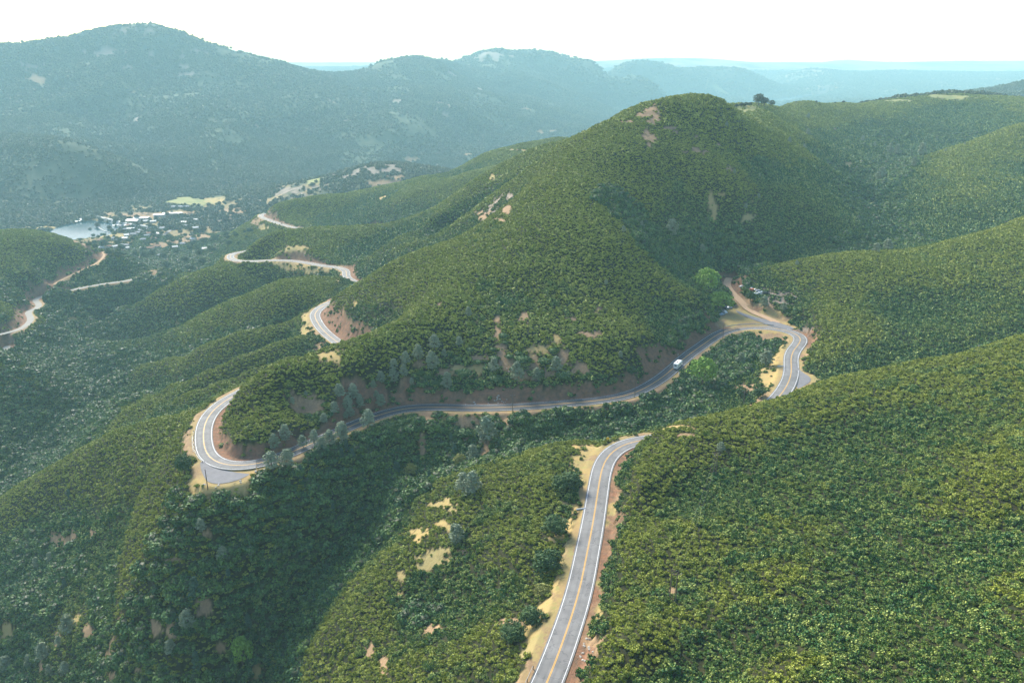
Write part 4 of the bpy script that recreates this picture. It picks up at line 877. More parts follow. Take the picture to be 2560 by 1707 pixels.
# big round dark bushes spaced out on the bare slope above the cut and below the road
M_bush = crownmat('dark glossy leaves', (.022,.07,.016), (.045,.095,.022), (.11,.18,.05))
shr = []
for k in range(4):
    r = np.random.default_rng(800+k); shr.append(foliage_mesh('leaves', dome_lumps(r, 15, 1.0, 1.1, .30, 46, .13), M_bush, 820+k, [((0,0,.4),(.78,.78,.5))]))
def round_bush(px, py, rpx, label, group=None, flat_=1.0):
    c = cast(px, py+rpx*.45)
    if c is None: return
    r_ = rpx/FPX*math.hypot(c[1]*CP+(CAMZ-c[2])*SP, 0)
    o = bpy.data.objects.new('round_bush', shr[int(px+py) % 4]); C.objects.link(o); o.location = (c[0], c[1], c[2]-r_*.15)
    o.scale = (r_, r_*.95, r_*.85*flat_); o.rotation_euler = (0, 0, random.random()*6.28); tag(o, label, 'bush', group)
z5 = [(1170,850,110),(1330,740,58),(1515,695,74),(1500,590,50),(1690,670,62),(1830,690,115),(1790,640,60),(2080,720,86),(2190,600,74),(1550,915,112),(1990,850,105),(2300,870,110),(1470,470,42),(1620,430,70),(1640,520,45),(1420,810,40),(1250,590,55),(1100,700,60),(760,900,75),(860,960,70),(680,860,60),(600,1010,45)]
for i, (x, y, r_) in enumerate(z5):
    round_bush(900+x/4.519, 740+y/4.519, r_/4.519, 'round dark green bush spaced out on the bare slope above the cut bank', 'round bushes on the bare slope')
round_bush(900+1340/4.519, 740+1050/4.519, 6, 'small dark bush clinging to the face of the red cut bank'); round_bush(900+1110/4.519, 740+1170/4.519, 6, 'low dark bush at the foot of the red cut bank by the road')
for x, y, r_ in [(1035,1375,82),(820,1470,74),(1180,1520,120),(330,1440,110),(480,1400,90),(600,1380,60),(1740,1360,76),(1470,1370,90),(1980,1450,120),(2200,1400,130),(1380,1380,50),(640,1490,60),(930,1490,60)]:
    round_bush(900+x/4.519, 740+y/4.519, r_/4.519, 'round dark green bush below the straight road at the gully rim', 'round bushes below the straight road')
for x, y, r_ in [(560,480,34),(600,470,30),(1210,170,0)]: pass
# ------------------------------------------------------------------ small hard things
M_metal = flat('galvanised steel', (.45,.46,.46), .45, .5, .4, .1, 4); M_wood = flat('weathered timber', (.13,.10,.08), .9, .1, 0, .25, 3)
M_conc = flat('pale concrete', (.38,.37,.34), .9, .2, 0, .12, .4); M_wpaint = flat('white vehicle paint', (.78,.78,.76), .35, .5, 0, .03, 2)
M_tyre = flat('tyre rubber', (.025,.025,.025), .9, .2); M_glass = flat('dark window glass', (.02,.03,.035), .08, .6, 0, .1); M_black = flat('black paint', (.03,.03,.035), .3, .5)
M_silver = flat('silver paint', (.42,.43,.45), .35, .5, .3, .05); M_orange = flat('faded orange paint', (.62,.16,.06), .5, .4); M_blue = flat('pale blue paint', (.30,.38,.45), .4, .4); M_beige = flat('beige panel', (.40,.36,.30), .6, .3)
M_ywarn = flat('yellow sign face', (.75,.50,.03), .5, .3, 0, .04); M_wire = flat('wire', (.10,.10,.10), .6, .4); M_roofw = flat('white sheet roofing', (.34,.35,.35), .5, .4, 0, .06, .2)
M_roofg = flat('grey roofing', (.30,.30,.31), .8, .2, 0, .12, .3); M_roofr = flat('rust roofing', (.30,.15,.09), .8, .2, 0, .12, .3); M_rockc = flat('pale boulder', (.34,.31,.27), .9, .2, 0, .25, .8); M_lamp = flat('red lamp lens', (.5,.03,.02), .3, .5)
def boxm(bm, x0, x1, y0, y1, z0, z1, tx=0, ty=0):
    """box whose top may be inset by tx, ty"""
    v = [bm.verts.new(p) for p in ((x0,y0,z0),(x1,y0,z0),(x1,y1,z0),(x0,y1,z0),(x0+tx,y0+ty,z1),(x1-tx,y0+ty,z1),(x1-tx,y1-ty,z1),(x0+tx,y1-ty,z1))]
    for f in ((3,2,1,0),(4,5,6,7),(0,1,5,4),(1,2,6,5),(2,3,7,6),(3,0,4,7)): bm.faces.new([v[i] for i in f])
def part(name, mat, parent, fn, bevel=0, loc=None):
    bm = bmesh.new(); fn(bm); me = bm_mesh(name, bm, mat)
    o = link(name, me, parent, loc)
    if bevel:
        b = o.modifiers.new('bevel', 'BEVEL'); b.width = bevel; b.segments = 2; b.limit_method = 'ANGLE'
    return o
def profile(bm, pts, y0, y1):
    a = [bm.verts.new((x, y0, z)) for x, z in pts]; b = [bm.verts.new((x, y1, z)) for x, z in pts]; n = len(pts)
    bm.faces.new(a); bm.faces.new(b[::-1])
    for i in range(n): bm.faces.new((a[i], b[i], b[(i+1)%n], a[(i+1)%n]))
def wheel(parent, x, y, r, w=.24):
    o = part('wheel', M_tyre, parent, lambda bm: bmesh.ops.create_cone(bm, cap_ends=True, segments=18, radius1=r, radius2=r, depth=w, matrix=Matrix.Rotation(PI/2, 4, 'X')), .02, (x, y, r))
    part('rim', M_metal, o, lambda bm: bmesh.ops.create_cone(bm, cap_ends=True, segments=14, radius1=r*.55, radius2=r*.5, depth=w+.03, matrix=Matrix.Rotation(PI/2, 4, 'X')))
def camper(name):
    e = bpy.data.objects.new(name, None); C.objects.link(e)
    part('body', M_wpaint, e, lambda bm: profile(bm, [(-3.6,.55),(1.5,.55),(1.5,2.05),(2.75,2.15),(3.0,2.55),(2.7,3.05),(1.9,3.15),(-3.5,3.15),(-3.65,3.0)], -1.18, 1.18), .06)
    part('cab', M_wpaint, e, lambda bm: profile(bm, [(1.52,.45),(3.75,.45),(3.85,.95),(3.7,1.18),(2.95,1.28),(2.45,2.04),(1.52,2.04)], -.98, .98), .05)
    part('windscreen', M_glass, e, lambda bm: profile(bm, [(2.97,1.30),(3.0,1.32),(2.52,2.0),(2.49,1.98)], -.85, .85))
    for sy in (-1, 1):
        part('side_window', M_glass, e, lambda bm: boxm(bm, -.9, .3, sy*1.19-.01, sy*1.19+.01, 1.75, 2.35)); part('side_window', M_glass, e, lambda bm: boxm(bm, -3.0, -2.1, sy*1.19-.01, sy*1.19+.01, 1.8, 2.3))
        part('cab_window', M_glass, e, lambda bm: boxm(bm, 1.65, 2.45, sy*.985-.01, sy*.985+.01, 1.3, 1.85)); part('side_stripe', M_blue, e, lambda bm: boxm(bm, -3.55, 1.45, sy*1.185-.01, sy*1.185+.01, 1.25, 1.42))
        part('tail_light', M_lamp, e, lambda bm: boxm(bm, -3.69, -3.64, sy*1.0-.08, sy*1.0+.08, .9, 1.3))
        for x in (-2.2, 2.75): wheel(e, x, sy*.92, .38, .26)
    part('rear_window', M_glass, e, lambda bm: boxm(bm, -3.66, -3.62, -.55, .55, 1.9, 2.5)); part('roof_unit', M_beige, e, lambda bm: boxm(bm, -1.6, -.7, -.4, .4, 3.16, 3.4, .08, .08), .03); part('roof_vent', M_beige, e, lambda bm: boxm(bm, -3.0, -2.6, -.2, .2, 3.16, 3.28, .03, .03)); part('bumper', M_metal, e, lambda bm: boxm(bm, -3.85, -3.6, -1.1, 1.1, .5, .68), .02)
    return e
def car(name, paint, kind='sedan'):
    e = bpy.data.objects.new(name, None); C.objects.link(e)
    low = {'sedan': [(-2.25,.35),(2.2,.35),(2.3,.6),(2.15,.82),(1.2,.92),(-1.6,.95),(-2.25,.9),(-2.35,.6)], 'suv': [(-2.2,.4),(2.2,.4),(2.3,.7),(2.15,.98),(1.2,1.08),(-2.2,1.08),(-2.3,.8)], 'pickup': [(-2.6,.5),(2.4,.5),(2.5,.8),(2.35,1.05),(1.3,1.12),(-2.6,1.1)]}[kind]
    up = {'sedan': [(-1.45,.93),(1.0,.9),(.35,1.38),(-.85,1.40)], 'suv': [(-2.15,1.07),(1.05,1.07),(.5,1.68),(-1.95,1.70)], 'pickup': [(-.5,1.1),(1.2,1.1),(.7,1.72),(-.35,1.74)]}[kind]
    part('body', paint, e, lambda bm: profile(bm, low, -.88, .88), .07); part('cabin', paint, e, lambda bm: profile(bm, up, -.74, .74), .07)
    x0, x1, z0, z1 = up[0][0], up[1][0], up[0][1], up[2][1]
    for sy in (-1, 1): part('side_window', M_glass, e, lambda bm: profile(bm, [(x0+.3,z0+.1),(x1-.35,z0+.1),(up[2][0]-.05,z1-.12),(up[3][0]+.1,z1-.12)], sy*.75-.01, sy*.75+.01))
    dx, dz = up[2][0]-x1, z1-z0
    part('windscreen', M_glass, e, lambda bm: profile(bm, [(x1+dx*.12+.02,z0+dz*.12+.01),(x1+dx*.12+.05,z0+dz*.12+.03),(x1+dx*.85+.05,z0+dz*.85+.03),(x1+dx*.85+.02,z0+dz*.85)], -.66, .66))
    for sx in (-1.42, 1.4):
        for sy in (-1, 1): wheel(e, sx, sy*.80, .33, .22)
    return e
def on_path(e, q, i, side, label, cat, flip=False, dz=.12):
    d = q[min(i+2, len(q)-1)]-q[max(i-2, 0)]; n = Vector((-d[1], d[0], 0)).normalized(); p = Vector(q[i])+n*side
    e.location = (p.x, p.y, p.z+dz); e.rotation_euler = (0, -math.atan2(d[2], math.hypot(d[0], d[1]))*(-1 if flip else 1), math.atan2(d[1], d[0])+(PI if flip else 0)); tag(e, label, cat)
i_rv = nearest_i(road_main, 1690, 919)
on_path(camper('camper_van'), road_main, i_rv, 1.6, 'white boxy motorhome driving up the dark stretch of road towards the tight bend', 'motorhome', True)
i_c = nearest_i(road_main, 703, 560)
on_path(car('car', M_black), road_main, i_c, -1.6, 'dark car on the far hairpin road above the valley village', 'car')
def place(e, px, py, rz, label, cat, group=None, H=None, sc_=1.0):
    c = cast(px, py)
    if H is not None: x, y, _ = P(px, py, H=H); c = (x, y, CAMZ-H)
    e.location = (c[0], c[1], c[2]+.02); e.rotation_euler = (0, 0, rz); e.scale = (sc_,)*3; tag(e, label, cat, group); return e
z3 = lambda x, y: (1640+x/4.519, 640+y/4.519)
place(car('parked_car', M_black, 'suv'), *z3(785,600), 1.1, 'black four wheel drive parked under the lime green tree', 'car'); place(car('parked_car', M_silver), *z3(822,597), .5, 'silver car parked beside the black four wheel drive', 'car')
place(car('parked_car', M_wpaint), *z3(772,640), 1.9, 'white car parked in the dry grass below the black one', 'car'); place(car('parked_car', M_blue), *z3(748,668), .8, 'pale blue car at the lowest corner of the dry grass turnout', 'car')
jk = [((975,358), M_silver, 'sedan', .3, 'silver wreck furthest up the row of dumped vehicles'), ((1008,368), M_black, 'pickup', .1, 'black pickup in the row of dumped vehicles'), ((1040,384), M_wpaint, 'suv', -.2, 'long white wagon in the row of dumped vehicles'),
      ((1070,392), M_wpaint, 'pickup', -.3, 'white pickup touching the orange wreck'), ((1092,404), M_orange, 'suv', -.3, 'orange wreck in the row of dumped vehicles'), ((1132,398), M_black, 'sedan', .4, 'black sedan right behind the orange wreck'),
      ((1165,413), M_silver, 'suv', .2, 'silver wagon near the lower end of the wreck row'), ((1155,440), M_wpaint, 'pickup', -.1, 'white pickup parked below the wreck row'), ((1205,430), M_blue, 'sedan', .1, 'pale blue sedan in the wreck row by the scrub'), ((1240,438), M_black, 'suv', .2, 'dark vehicle at the lower end of the wreck row')]
for (x, y), mt, kd, rz, lb in jk: place(car('junk_car', mt, kd), *z3(x, y), rz-.25, lb, 'car', 'dumped vehicles by the dirt track')
# guardrails, posts, retaining wall
def guardrail(q, i0, i1, side, label, step=3):
    e = bpy.data.objects.new('guardrail', None); C.objects.link(e); e.location = q[i0]; o_ = Vector(q[i0])
    seg = q[i0:i1].copy(); d = np.gradient(seg[:,:2], axis=0); d /= np.linalg.norm(d, axis=1)[:,None]; n = np.stack([-d[:,1], d[:,0]], 1)
    seg[:,:2] += n*side; pts = [Vector(p)-o_ for p in seg]
    def beam(bm):
        rows_ = []
        for p, nn in zip(pts, n):
            w = Vector((nn[0], nn[1], 0)); rows_.append([bm.verts.new(p+w*a+Vector((0,0,z))) for a, z in ((.0,.78),(.06,.70),(0,.62),(.06,.54),(0,.46),(-.02,.46),(-.02,.78))])
        for a, b in zip(rows_[:-1], rows_[1:]):
            for k in range(7): bm.faces.new((a[k], a[(k+1)%7], b[(k+1)%7], b[k]))
    part('rail', M_metal, e, beam)
    for k in range(0, len(pts), step):
        p = pts[k]-Vector((n[k][0], n[k][1], 0))*(.12 if side > 0 else .12)
        part('post', M_wood, e, lambda bm: boxm(bm, p.x-.08, p.x+.08, p.y-.08, p.y+.08, p.z-.7, p.z+.74))
    tag(e, label, 'guardrail'); return e
a_, b_ = nearest_i(road_main, 510, 1075), nearest_i(road_main, 528, 1150)
guardrail(road_main, min(a_, b_), max(a_, b_), 4.2, 'pale guardrail round the outside of the big hairpin above the grass slope')
a_, b_ = nearest_i(road_main, 1818, 824), nearest_i(road_main, 1930, 820)
guardrail(road_main, min(a_, b_), max(a_, b_), -4.3, 'grey guardrail between the tight bend and the dry grass turnout')
guardrail(road_main, nearest_i(road_main, 1350, 1760)-4 if False else 0, nearest_i(road_main, 1378, 1675), 4.4, 'short guardrail at the left verge of the near road by the bottom edge')
def ret_wall(bm):
    q = road_main; a0, b0 = nearest_i(q, 509, 1085), nearest_i(q, 512, 1122); a0, b0 = min(a0, b0), max(a0, b0)
    return a0, b0
a0, b0 = ret_wall(None)
seg = road_main[a0:b0]; d = np.gradient(seg[:,:2], axis=0); d /= np.linalg.norm(d, axis=1)[:,None]; n_ = np.stack([-d[:,1], d[:,0]], 1)
e = bpy.data.objects.new('retaining_wall', None); C.objects.link(e); e.location = seg[0]; o0 = Vector(seg[0])
def wallf(bm):
    rws = []
    for p, n in zip(seg, n_):
        v = Vector(p)-o0; w = Vector((n[0], n[1], 0)); rws.append([bm.verts.new(v+w*a+Vector((0,0,z))) for a, z in ((4.7,-.1),(6.3,-2.6),(5.6,-2.6),(4.5,-.1))])
    for a, b in zip(rws[:-1], rws[1:]):
        for k in range(4): bm.faces.new((a[k], a[(k+1)%4], b[(k+1)%4], b[k]))
    bm.faces.new(rws[0]); bm.faces.new(rws[-1])
part('panel', M_conc, e, wallf)
for k in range(0, len(seg), 2):
    v = Vector(seg[k])-o0; w = Vector((n_[k][0], n_[k][1], 0))
    part('post', M_metal, e, lambda bm: tube(bm, v+w*4.78+Vector((0,0,.05)), v+w*6.4+Vector((0,0,-2.6)), .12, .12, 4))
tag(e, 'slanting pale retaining wall outside the big hairpin', 'wall')
# a timber and rail crib below the straight road
e = bpy.data.objects.new('retaining_fence', None); C.objects.link(e); i0 = nearest_i(road_main, 1400, 1010); i1 = nearest_i(road_main, 1452, 1005); i0, i1 = min(i0, i1), max(i0, i1); e.location = road_main[i0]; o0 = Vector(road_main[i0])
seg = road_main[i0:i1]; d = np.gradient(seg[:,:2], axis=0); d /= np.linalg.norm(d, axis=1)[:,None]; n_ = np.stack([-d[:,1], d[:,0]], 1)
sd = 5.2 if (Vector(seg[0][:2]+n_[0]*5).length < Vector(seg[0][:2]).length) else -5.2
for k in range(0, len(seg), 2):
    v = Vector(seg[k])-o0+Vector((n_[k][0], n_[k][1], 0))*sd; part('post', M_wood, e, lambda bm: tube(bm, v-Vector((0,0,3)), v+Vector((0,0,.3)), .14, .14, 5))
def board(bm):
    rws = [[bm.verts.new(Vector(p)-o0+Vector((n[0], n[1], 0))*(sd*a)+Vector((0,0,z))) for a, z in ((.96,-.2),(.96,-1.7),(.93,-1.7),(.93,-.2))] for p, n in zip(seg, n_)]
    for a, b in zip(rws[:-1], rws[1:]):
        for k in range(4): bm.faces.new((a[k], a[(k+1)%4], b[(k+1)%4], b[k]))
part('panel', M_wood, e, board); tag(e, 'low timber retaining fence below the straight stretch of road', 'fence')
# utility poles and wires
def pole(px, top, base, label, arms=1, r=.16):
    c = cast(px, base); h = max(8.5, min(14, (tanv(base)-tanv(top))*c[1]))
    e = bpy.data.objects.new('utility_pole', None); C.objects.link(e); e.location = c; e.rotation_euler = (random.uniform(-.02,.02), random.uniform(-.02,.02), 0)
    part('pole_shaft', M_wood, e, lambda bm: tube(bm, (0,0,-1), (0,0,h), r, r*.7, 8))
    for k in range(arms): part('cross_arm', M_wood, e, lambda bm: boxm(bm, -1.1, 1.1, -.06, .06, h-.6-k*.9, h-.46-k*.9))
    for x in (-1.0, 1.0): part('insulator', M_conc, e, lambda bm: tube(bm, (x,0,h-.46), (x,0,h-.22), .06, .05, 6))
    tag(e, label, 'utility pole'); return Vector((c[0], c[1], c[2]+h-.2))
t1 = pole(1500+782/4.519, 1340+378/4.519, 1340+735/4.519, 'left wooden pole of the close pair standing in the brush right of the near road')
t2 = pole(1500+850/4.519, 1340+430/4.519, 1340+755/4.519, 'right wooden pole of the close pair standing in the brush right of the near road')
t3 = pole(900+2090/2.351, 1040+225/2.351, 1040+362/2.351, 'wooden pole higher up the near right hillside with a cross arm'); t4 = pole(900+2078/2.351, 1040+232/2.351, 1040+352/2.351, 'thin second pole just left of the one higher up the near right hillside', 1, .11)
t5 = pole(1560+700/2.351, 500+1165/2.351, 500+1225/2.351, 'pole rising from the brush in the hollow behind the near road'); t6 = pole(1222/2.351, 1040+358/2.351, 1040+430/2.351, 'dark leaning pole on the golden grass outside the big hairpin', 0, .2)
t7 = pole(800+1850/2.351, 500+1085/2.351, 500+1162/2.351, 'pole at the downhill edge of the dark road before the curve'); t8 = pole(800+1132/2.351, 500+1195/2.351, 500+1245/2.351, 'short pole at the downhill edge of the long straight'); t9 = pole(1560+580/2.351, 500+765/2.351, 500+825/2.351, 'pole beside the road where it enters the tight bend')
def wire(a, b, sag, label):
    e = []; n = 40
    bm = bmesh.new(); pts = [a.lerp(b, i/n)-Vector((0,0,4*sag*(i/n)*(1-i/n))) for i in range(n+1)]; o_ = a.copy()
    for p, q in zip(pts[:-1], pts[1:]): tube(bm, p-o_, q-o_, .016, .016, 3)
    o = link('power_line', bm_mesh('power_line', bm, M_wire), None, a); tag(o, label, 'wire', 'power lines'); return o
end = Vector((-34, 128, t1.z-44)); ex = Vector((1.6, -1.0, 0))
wire(t1, end, 3.5, 'thin overhead wire crossing the near road towards the lower left, lower strand'); wire(t2, end+Vector((4,6,3)), 3.5, 'thin overhead wire crossing the near road towards the lower left, upper strand')
wire(t1, t4, 3, 'thin wire running uphill from the left pole of the pair'); wire(t2, t3, 3, 'thin wire running uphill from the right pole of the pair'); wire(t3, t5, 4, 'thin wire from the hillside pole down to the hollow behind')
# marker posts and the yellow sign
def marker(px, py, label, group=None, h=1.1):
    c = cast(px, py); e = bpy.data.objects.new('marker_post', None); C.objects.link(e); e.location = c
    part('post', M_wpaint, e, lambda bm: boxm(bm, -.06, .06, -.02, .02, -.3, h)); part('reflector', M_conc, e, lambda bm: boxm(bm, -.13, .13, -.035, -.021, h-.3, h)); tag(e, label, 'marker post', group)
marker(*z3(1715,915), 'white marker post at the rock corner of the tight bend'); marker(*z3(1650,1292), 'white marker post by the gravel pullout'); marker(*z3(248,1125), 'white marker post on the uphill side near the motorhome')
marker(1608, 985, 'small white marker post on the downhill edge past the curve'); marker(572, 1232, 'white marker in the golden grass below the pullout')
c = cast(1519, 1107); e = bpy.data.objects.new('road_sign', None); C.objects.link(e); e.location = c
part('post', M_wood, e, lambda bm: boxm(bm, -.05, .05, -.05, .05, -.4, 2.2)); part('sign_face', M_ywarn, e, lambda bm: boxm(bm, -.55, .55, -.09, -.055, 1.5, 2.3)); tag(e, 'small yellow warning sign on the golden verge at the near bend', 'road sign')
# culvert pipes / drain lips by the near road
def drain(px, py, rz, label):
    c = cast(px, py); o = part('drain_pipe', M_metal, None, lambda bm: tube(bm, (-1.6,0,.15), (1.6,0,.05), .3, .3, 10), 0, c); o.rotation_euler = (0, 0, rz); tag(o, label, 'drain pipe')
drain(900+1298/2.351, 1040+548/2.351, .3, 'dark metal drain lip at the left verge of the near road'); drain(*z3(1405,1250), .1, 'dark drain pipe at the grass edge of the S bend'); drain(*z3(262,1335), 1.4, 'dark drain pipe under the road beside the yellow green tree')
# boulders
def rock_mesh(k):
    bm = bmesh.new(); bmesh.ops.create_icosphere(bm, subdivisions=2, radius=1); r = random.Random(k)
    for v in bm.verts: v.co *= r.uniform(.72, 1.12); v.co.z *= .7
    return bm_mesh('boulder', bm, M_rockc)
RK_ = [rock_mesh(k) for k in range(4)]
def rocks(lst, ox, oy, k, label, group, s0, s1, jit):
    for x, y in lst:
        for _ in range(3):
            c = cast(ox+(x+random.uniform(-jit, jit))/k, oy+(y+random.uniform(-jit, jit))/k)
            if c is None: continue
            o = bpy.data.objects.new('boulder', random.choice(RK_)); C.objects.link(o); o.location = c; s_ = random.uniform(s0, s1); o.scale = (s_, s_*random.uniform(.7,1.2), s_*random.uniform(.6,1)); o.rotation_euler = (0,0,random.random()*6); tag(o, label, 'boulder', group)
rocks([(320,890),(325,915),(310,940),(295,960),(340,930),(235,1010),(205,1030)], 0, 1040, 2.351, 'pale boulder in the creek bed at lower left', 'boulders in the lower creek', .5, 1.5, 12)
rocks([(660,1045),(650,1065),(665,1075),(640,1085),(625,1100)], 0, 500, 2.351, 'white boulder in the stream bed between the green spurs', 'boulders in the upper stream', 1.0, 2.6, 9)
rocks([(70,1360),(85,1370),(160,1500),(165,1512)], 0, 1040, 2.351, 'small white boulder glinting in the bottom left scrub', 'boulders at bottom left', .5, 1.1, 8)
rocks([(1200,1210),(1300,1215),(1570,1150),(1590,1180),(1540,1200),(1640,1190),(1470,1220),(1680,835),(1230,985)], 900, 740, 4.519, 'fallen pale rock at the foot of the red cut bank', 'fallen rocks on the cut bank', .25, .6, 22)
rocks([(1340,1300),(1330,1350),(1300,1400),(1370,1290),(1360,1370),(1310,1430)], 900, 1040, 2.351, 'grey rubble rock on the right verge of the near road', 'rubble by the near road', .2, .5, 14)
rocks([(1500,325),(1410,383),(1200,395),(1275,412),(1560,322)], 0, 1040, 2.351, 'kerb stone along the rim of the hairpin pullout', 'stones along the pullout rim', .3, .6, 10)
# village: long sheds, houses, dam and floating boom
def shed(name, px, py, L_, Wd, h, rz, roofmat, label, group=None, rise=.18):
    c = cast(px, py); e = bpy.data.objects.new(name, None); C.objects.link(e); e.location = c; e.rotation_euler = (0, 0, rz)
    part('wall', M_beige if roofmat is not M_roofw else M_conc, e, lambda bm: boxm(bm, -L_/2, L_/2, -Wd/2, Wd/2, -1.5, h))
    rh = Wd*rise
    def rf(bm):
        v = [bm.verts.new(p) for p in ((-L_/2-.5,-Wd/2-.5,h+.01),(L_/2+.5,-Wd/2-.5,h+.01),(L_/2+.5,Wd/2+.5,h+.01),(-L_/2-.5,Wd/2+.5,h+.01),(-L_/2-.5,0,h+rh),(L_/2+.5,0,h+rh))]
        for f in ((0,1,5,4),(2,3,4,5),(3,0,4),(1,2,5),(3,2,1,0)): bm.faces.new([v[i] for i in f])
    part('roof', roofmat, e, rf)
    for i in range(max(2, int(L_/6))):
        x = -L_/2+(i+.5)*L_/max(2, int(L_/6)); part('window', M_glass, e, lambda bm: boxm(bm, x-.7, x+.7, -Wd/2-.03, -Wd/2-.005, h*.4, h*.75))
    tag(e, label, 'building', group)
z2 = lambda x, y: (x/4.519, 480+y/4.519)
shed('warehouse', *z2(1508,350), 24, 14, 5, -.15, M_roofw, 'wide white roofed shed nearest the dam'); shed('warehouse', *z2(1605,318), 30, 9, 4.5, .14, M_roofw, 'long white roofed shed behind the wide one'); shed('warehouse', *z2(1805,282), 22, 8, 4.5, .22, M_roofw, 'white roofed shed midway along the row')
shed('warehouse', *z2(1955,264), 38, 8, 4.5, .10, M_roofw, 'longest white roofed shed at the far end of the row'); shed('warehouse', *z2(2040,185), 36, 8, 4, .05, M_roofg, 'long low building at the edge of the pale field')
hs = [(1412,540,12,M_roofw,.1),(1435,505,9,M_roofw,.3),(1300,635,9,M_roofw,.8),(1155,645,9,M_roofw,-.2),(1515,492,12,M_roofg,.1),(1480,432,16,M_roofw,.2),(1395,440,12,M_roofg,.4),(1800,735,8,M_roofw,1.2),(1240,632,12,M_roofr,.1),(1435,650,8,M_roofw,.6),(1560,475,12,M_roofg,-.2),(1630,440,14,M_roofg,.1),(1700,650,14,M_roofr,.3),(1780,630,12,M_roofr,.2),(1140,560,12,M_roofr,0),(1290,540,8,M_roofg,.2),(1980,640,10,M_roofw,.5),(2330,660,12,M_roofw,.1),(1880,420,10,M_roofg,.2),(1350,560,9,M_roofg,.4),(1620,650,9,M_roofw,.1),(2220,330,10,M_roofw,.2)]
for i, (x, y, L_, mt, rz) in enumerate(hs):
    nm = {id(M_roofw): 'white', id(M_roofg): 'grey', id(M_roofr): 'rust'}[id(mt)]
    shed('house', *z2(x, y), L_*.85, 7, 3.2, rz, mt, 'small %s roofed house among the trees of the valley village' % nm, 'houses of the valley village', .25)
for i in range(26):
    x, y = random.uniform(1250, 2250), random.uniform(330, 640)
    shed('house', *z2(x, y), random.uniform(7, 12), random.uniform(5, 8), 3, random.uniform(-.5, .9), random.choice([M_roofg, M_roofr, M_roofg, M_roofw]), 'tiny house half hidden among trees of the outer valley village', 'outer houses of the valley', .25)
for x, y in [(850,350),(880,345),(915,330),(935,315)]: shed('boat_house', *z2(x, y), 9, 4, 2.2, .3, M_roofw, 'tiny white dock building on the far bank of the reservoir', 'dock buildings')
def bank(name, pts, w0, w1, z0, z1, mat, label, cat):
    p3 = [Vector(P(*z2(x, y), H=299)[:2]+(0,)) for x, y in pts]; o_ = p3[0].copy(); bm = bmesh.new(); rws = []
    for i, p in enumerate(p3):
        d = (p3[min(i+1, len(p3)-1)]-p3[max(i-1, 0)]).normalized(); n = Vector((-d.y, d.x, 0)); rws.append([bm.verts.new(p-o_+n*a+Vector((0,0,z))) for a, z in ((-w1,z0),(-w0,z1),(w0,z1),(w1,z0))])
    for a, b in zip(rws[:-1], rws[1:]):
        for k in range(4): bm.faces.new((a[k], a[(k+1)%4], b[(k+1)%4], b[k]))
    bm.faces.new(rws[0]); bm.faces.new(rws[-1]); o = link(name, bm_mesh(name, bm, mat), None, (o_.x, o_.y, CAMZ-299)); tag(o, label, cat)
bank('dam', [(1035,296),(1090,300),(1250,335),(1400,372),(1560,400),(1640,408),(1730,425)], 3.5, 11, -3, 5.0, M_conc, 'long pale dam wall across the end of the reservoir', 'dam')
bank('floating_boom', [(1095,388),(1110,400),(1150,428),(1190,448),(1240,455)], 1.2, 1.6, -.5, .9, M_conc, 'thin pale floating walkway curving out into the reservoir', 'walkway')
for pts, w, lb in (([(1380,690),(1500,640),(1600,590),(1750,530),(1900,450),(1960,425)], 3.2, 'pale village road climbing through the valley'), ([(1760,320),(1900,312),(2050,298),(2200,285),(2340,270)], 5, 'broad grey road beside the white sheds')):
    q = np.array([cast(*z2(x, y)) for x, y in pts]); q = smooth_path(q, 8, 1, 12); q[:,2] = hgt(q[:,0], q[:,1])+.5
    ribbon_road('road', q, w, M_pale, lb)
q = np.array([cast(1905+k*22, a/2.351) for k, a in enumerate([607,609,606,600,598,590])]) if False else None
SUN_EL, SUN_AZ, SUN_S, SUN_ANG = 34, -32, 2.3, 20
SKY_S, SKY_DUST, EXPO = 0.086, 2.2, 2.05
HAZE_COL, HAZE_D, HAZE_G = (.50,.83,.90,1), .000125, 0.0
GLOW = (12.0, 9.2, .05, 1)
# ------------------------------------------------------------------ water, haze, sky, sun
s = N('lake water', .12, .06); M_water = s.out((.004,.042,.056))
for (z, pw), lb in zip(lakes_w, ('teal reservoir in the valley below the far mountain', 'pale lake shining far off beyond the ridge')):
    c0 = pw.mean(0); lot('water', c0+(pw-c0)*1.02, z, lb, M_water, 0)
hz = bpy.data.materials.new('valley haze'); hz.use_nodes = True; t = hz.node_tree; t.nodes.clear()
o_ = t.nodes.new('ShaderNodeOutputMaterial'); v_ = t.nodes.new('ShaderNodeVolumePrincipled')
v_.inputs['Color'].default_value = HAZE_COL; v_.inputs['Density'].default_value = HAZE_D; v_.inputs['Anisotropy'].default_value = HAZE_G
t.links.new(v_.outputs[0], o_.inputs['Volume'])
X1, Y0_, Y1, Zb, Zt = 14500, -300, 16200, ZT.min()-1.5, ZT.max()+28
V = [(x, y, z) for z in (Zb, Zt) for y in (Y0_, Y1) for x in (-X1, X1)]
me = mesh_np('haze', V, [(0,2,3,1),(4,5,7,6),(0,1,5,4),(2,6,7,3),(0,4,6,2),(1,3,7,5)], hz)
tag(link('haze', me), 'blue evening haze lying over the valley', kind='stuff')
W = bpy.data.worlds.new('World'); bpy.context.scene.world = W; W.use_nodes = True; t = W.node_tree
sky = t.nodes.new('ShaderNodeTexSky'); sky.sky_type = 'NISHITA'; sky.sun_disc = False
sky.sun_elevation = math.radians(SUN_EL); sky.sun_rotation = math.radians(SUN_AZ)
sky.air_density = 1.0; sky.dust_density = SKY_DUST; sky.ozone_density = 1.6; sky.altitude = 600
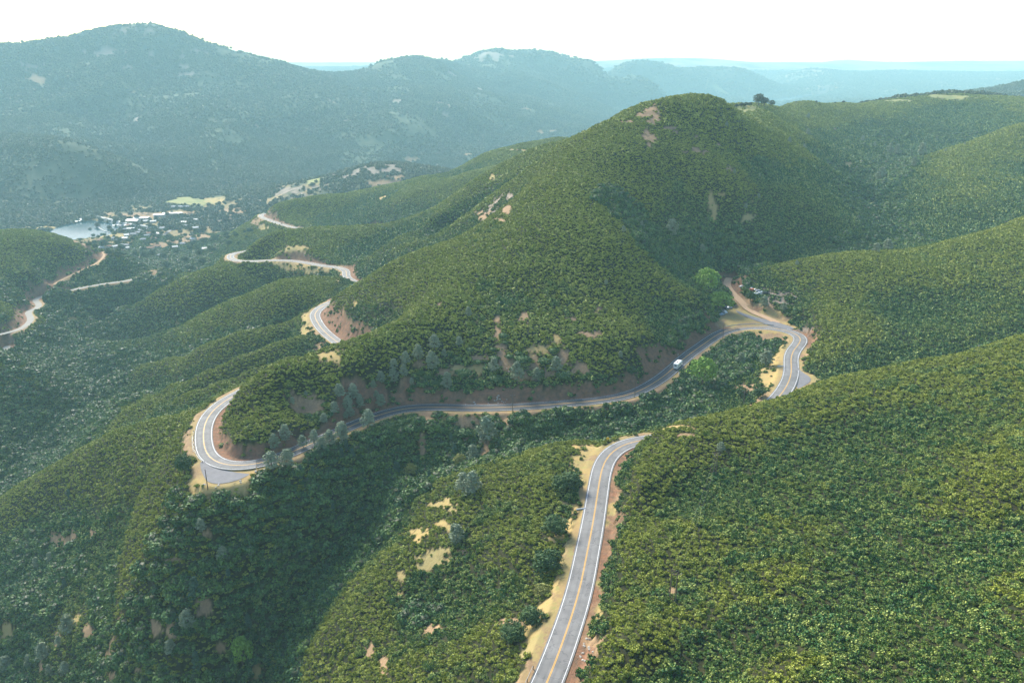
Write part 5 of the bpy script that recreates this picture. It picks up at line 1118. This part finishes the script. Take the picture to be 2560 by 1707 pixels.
tc = t.nodes.new('ShaderNodeTexCoord'); sx = t.nodes.new('ShaderNodeSeparateXYZ'); t.links.new(tc.outputs['Generated'], sx.inputs[0])
mr = t.nodes.new('ShaderNodeMapRange'); mr.interpolation_type = 'SMOOTHSTEP'; mr.inputs[1].default_value = .075; mr.inputs[2].default_value = -.01; t.links.new(sx.outputs['Z'], mr.inputs[0])
mg = t.nodes.new('ShaderNodeMapRange'); mg.interpolation_type = 'SMOOTHSTEP'; mg.inputs[1].default_value = -.2; mg.inputs[2].default_value = .75; t.links.new(sx.outputs['Y'], mg.inputs[0])
mm = t.nodes.new('ShaderNodeMath'); mm.operation = 'MULTIPLY'; t.links.new(mr.outputs[0], mm.inputs[0]); t.links.new(mg.outputs[0], mm.inputs[1])
gl = t.nodes.new('ShaderNodeMix'); gl.data_type = 'RGBA'; t.links.new(mm.outputs[0], gl.inputs[0]); t.links.new(sky.outputs[0], gl.inputs[6]); gl.inputs[7].default_value = GLOW
t.links.new(gl.outputs[2], t.nodes['Background'].inputs[0]); t.nodes['Background'].inputs[1].default_value = SKY_S
ld = bpy.data.lights.new('sun', 'SUN'); ld.energy = SUN_S; ld.angle = math.radians(SUN_ANG); ld.color = (1.0, .95, .82)
sun = link('sun', ld)
el, az = math.radians(SUN_EL), math.radians(SUN_AZ)       # azimuth clockwise from +Y
dirv = Vector((math.sin(az)*math.cos(el), math.cos(az)*math.cos(el), math.sin(el)))
sun.rotation_euler = dirv.to_track_quat('Z', 'Y').to_euler()
sc = bpy.context.scene
sc.view_settings.view_transform = 'Standard'; sc.view_settings.look = 'None'; sc.view_settings.gamma = 1; sc.view_settings.exposure = EXPO
cy = sc.cycles; cy.max_bounces = 4; cy.diffuse_bounces = 2; cy.glossy_bounces = 2; cy.transmission_bounces = 2; cy.volume_bounces = 2; cy.transparent_max_bounces = 8
cy.use_denoising = True; cy.sample_clamp_indirect = 3; cy.caustics_reflective = False; cy.caustics_refractive = False
try: cy.denoiser = 'OPENIMAGEDENOISE'
except Exception: pass
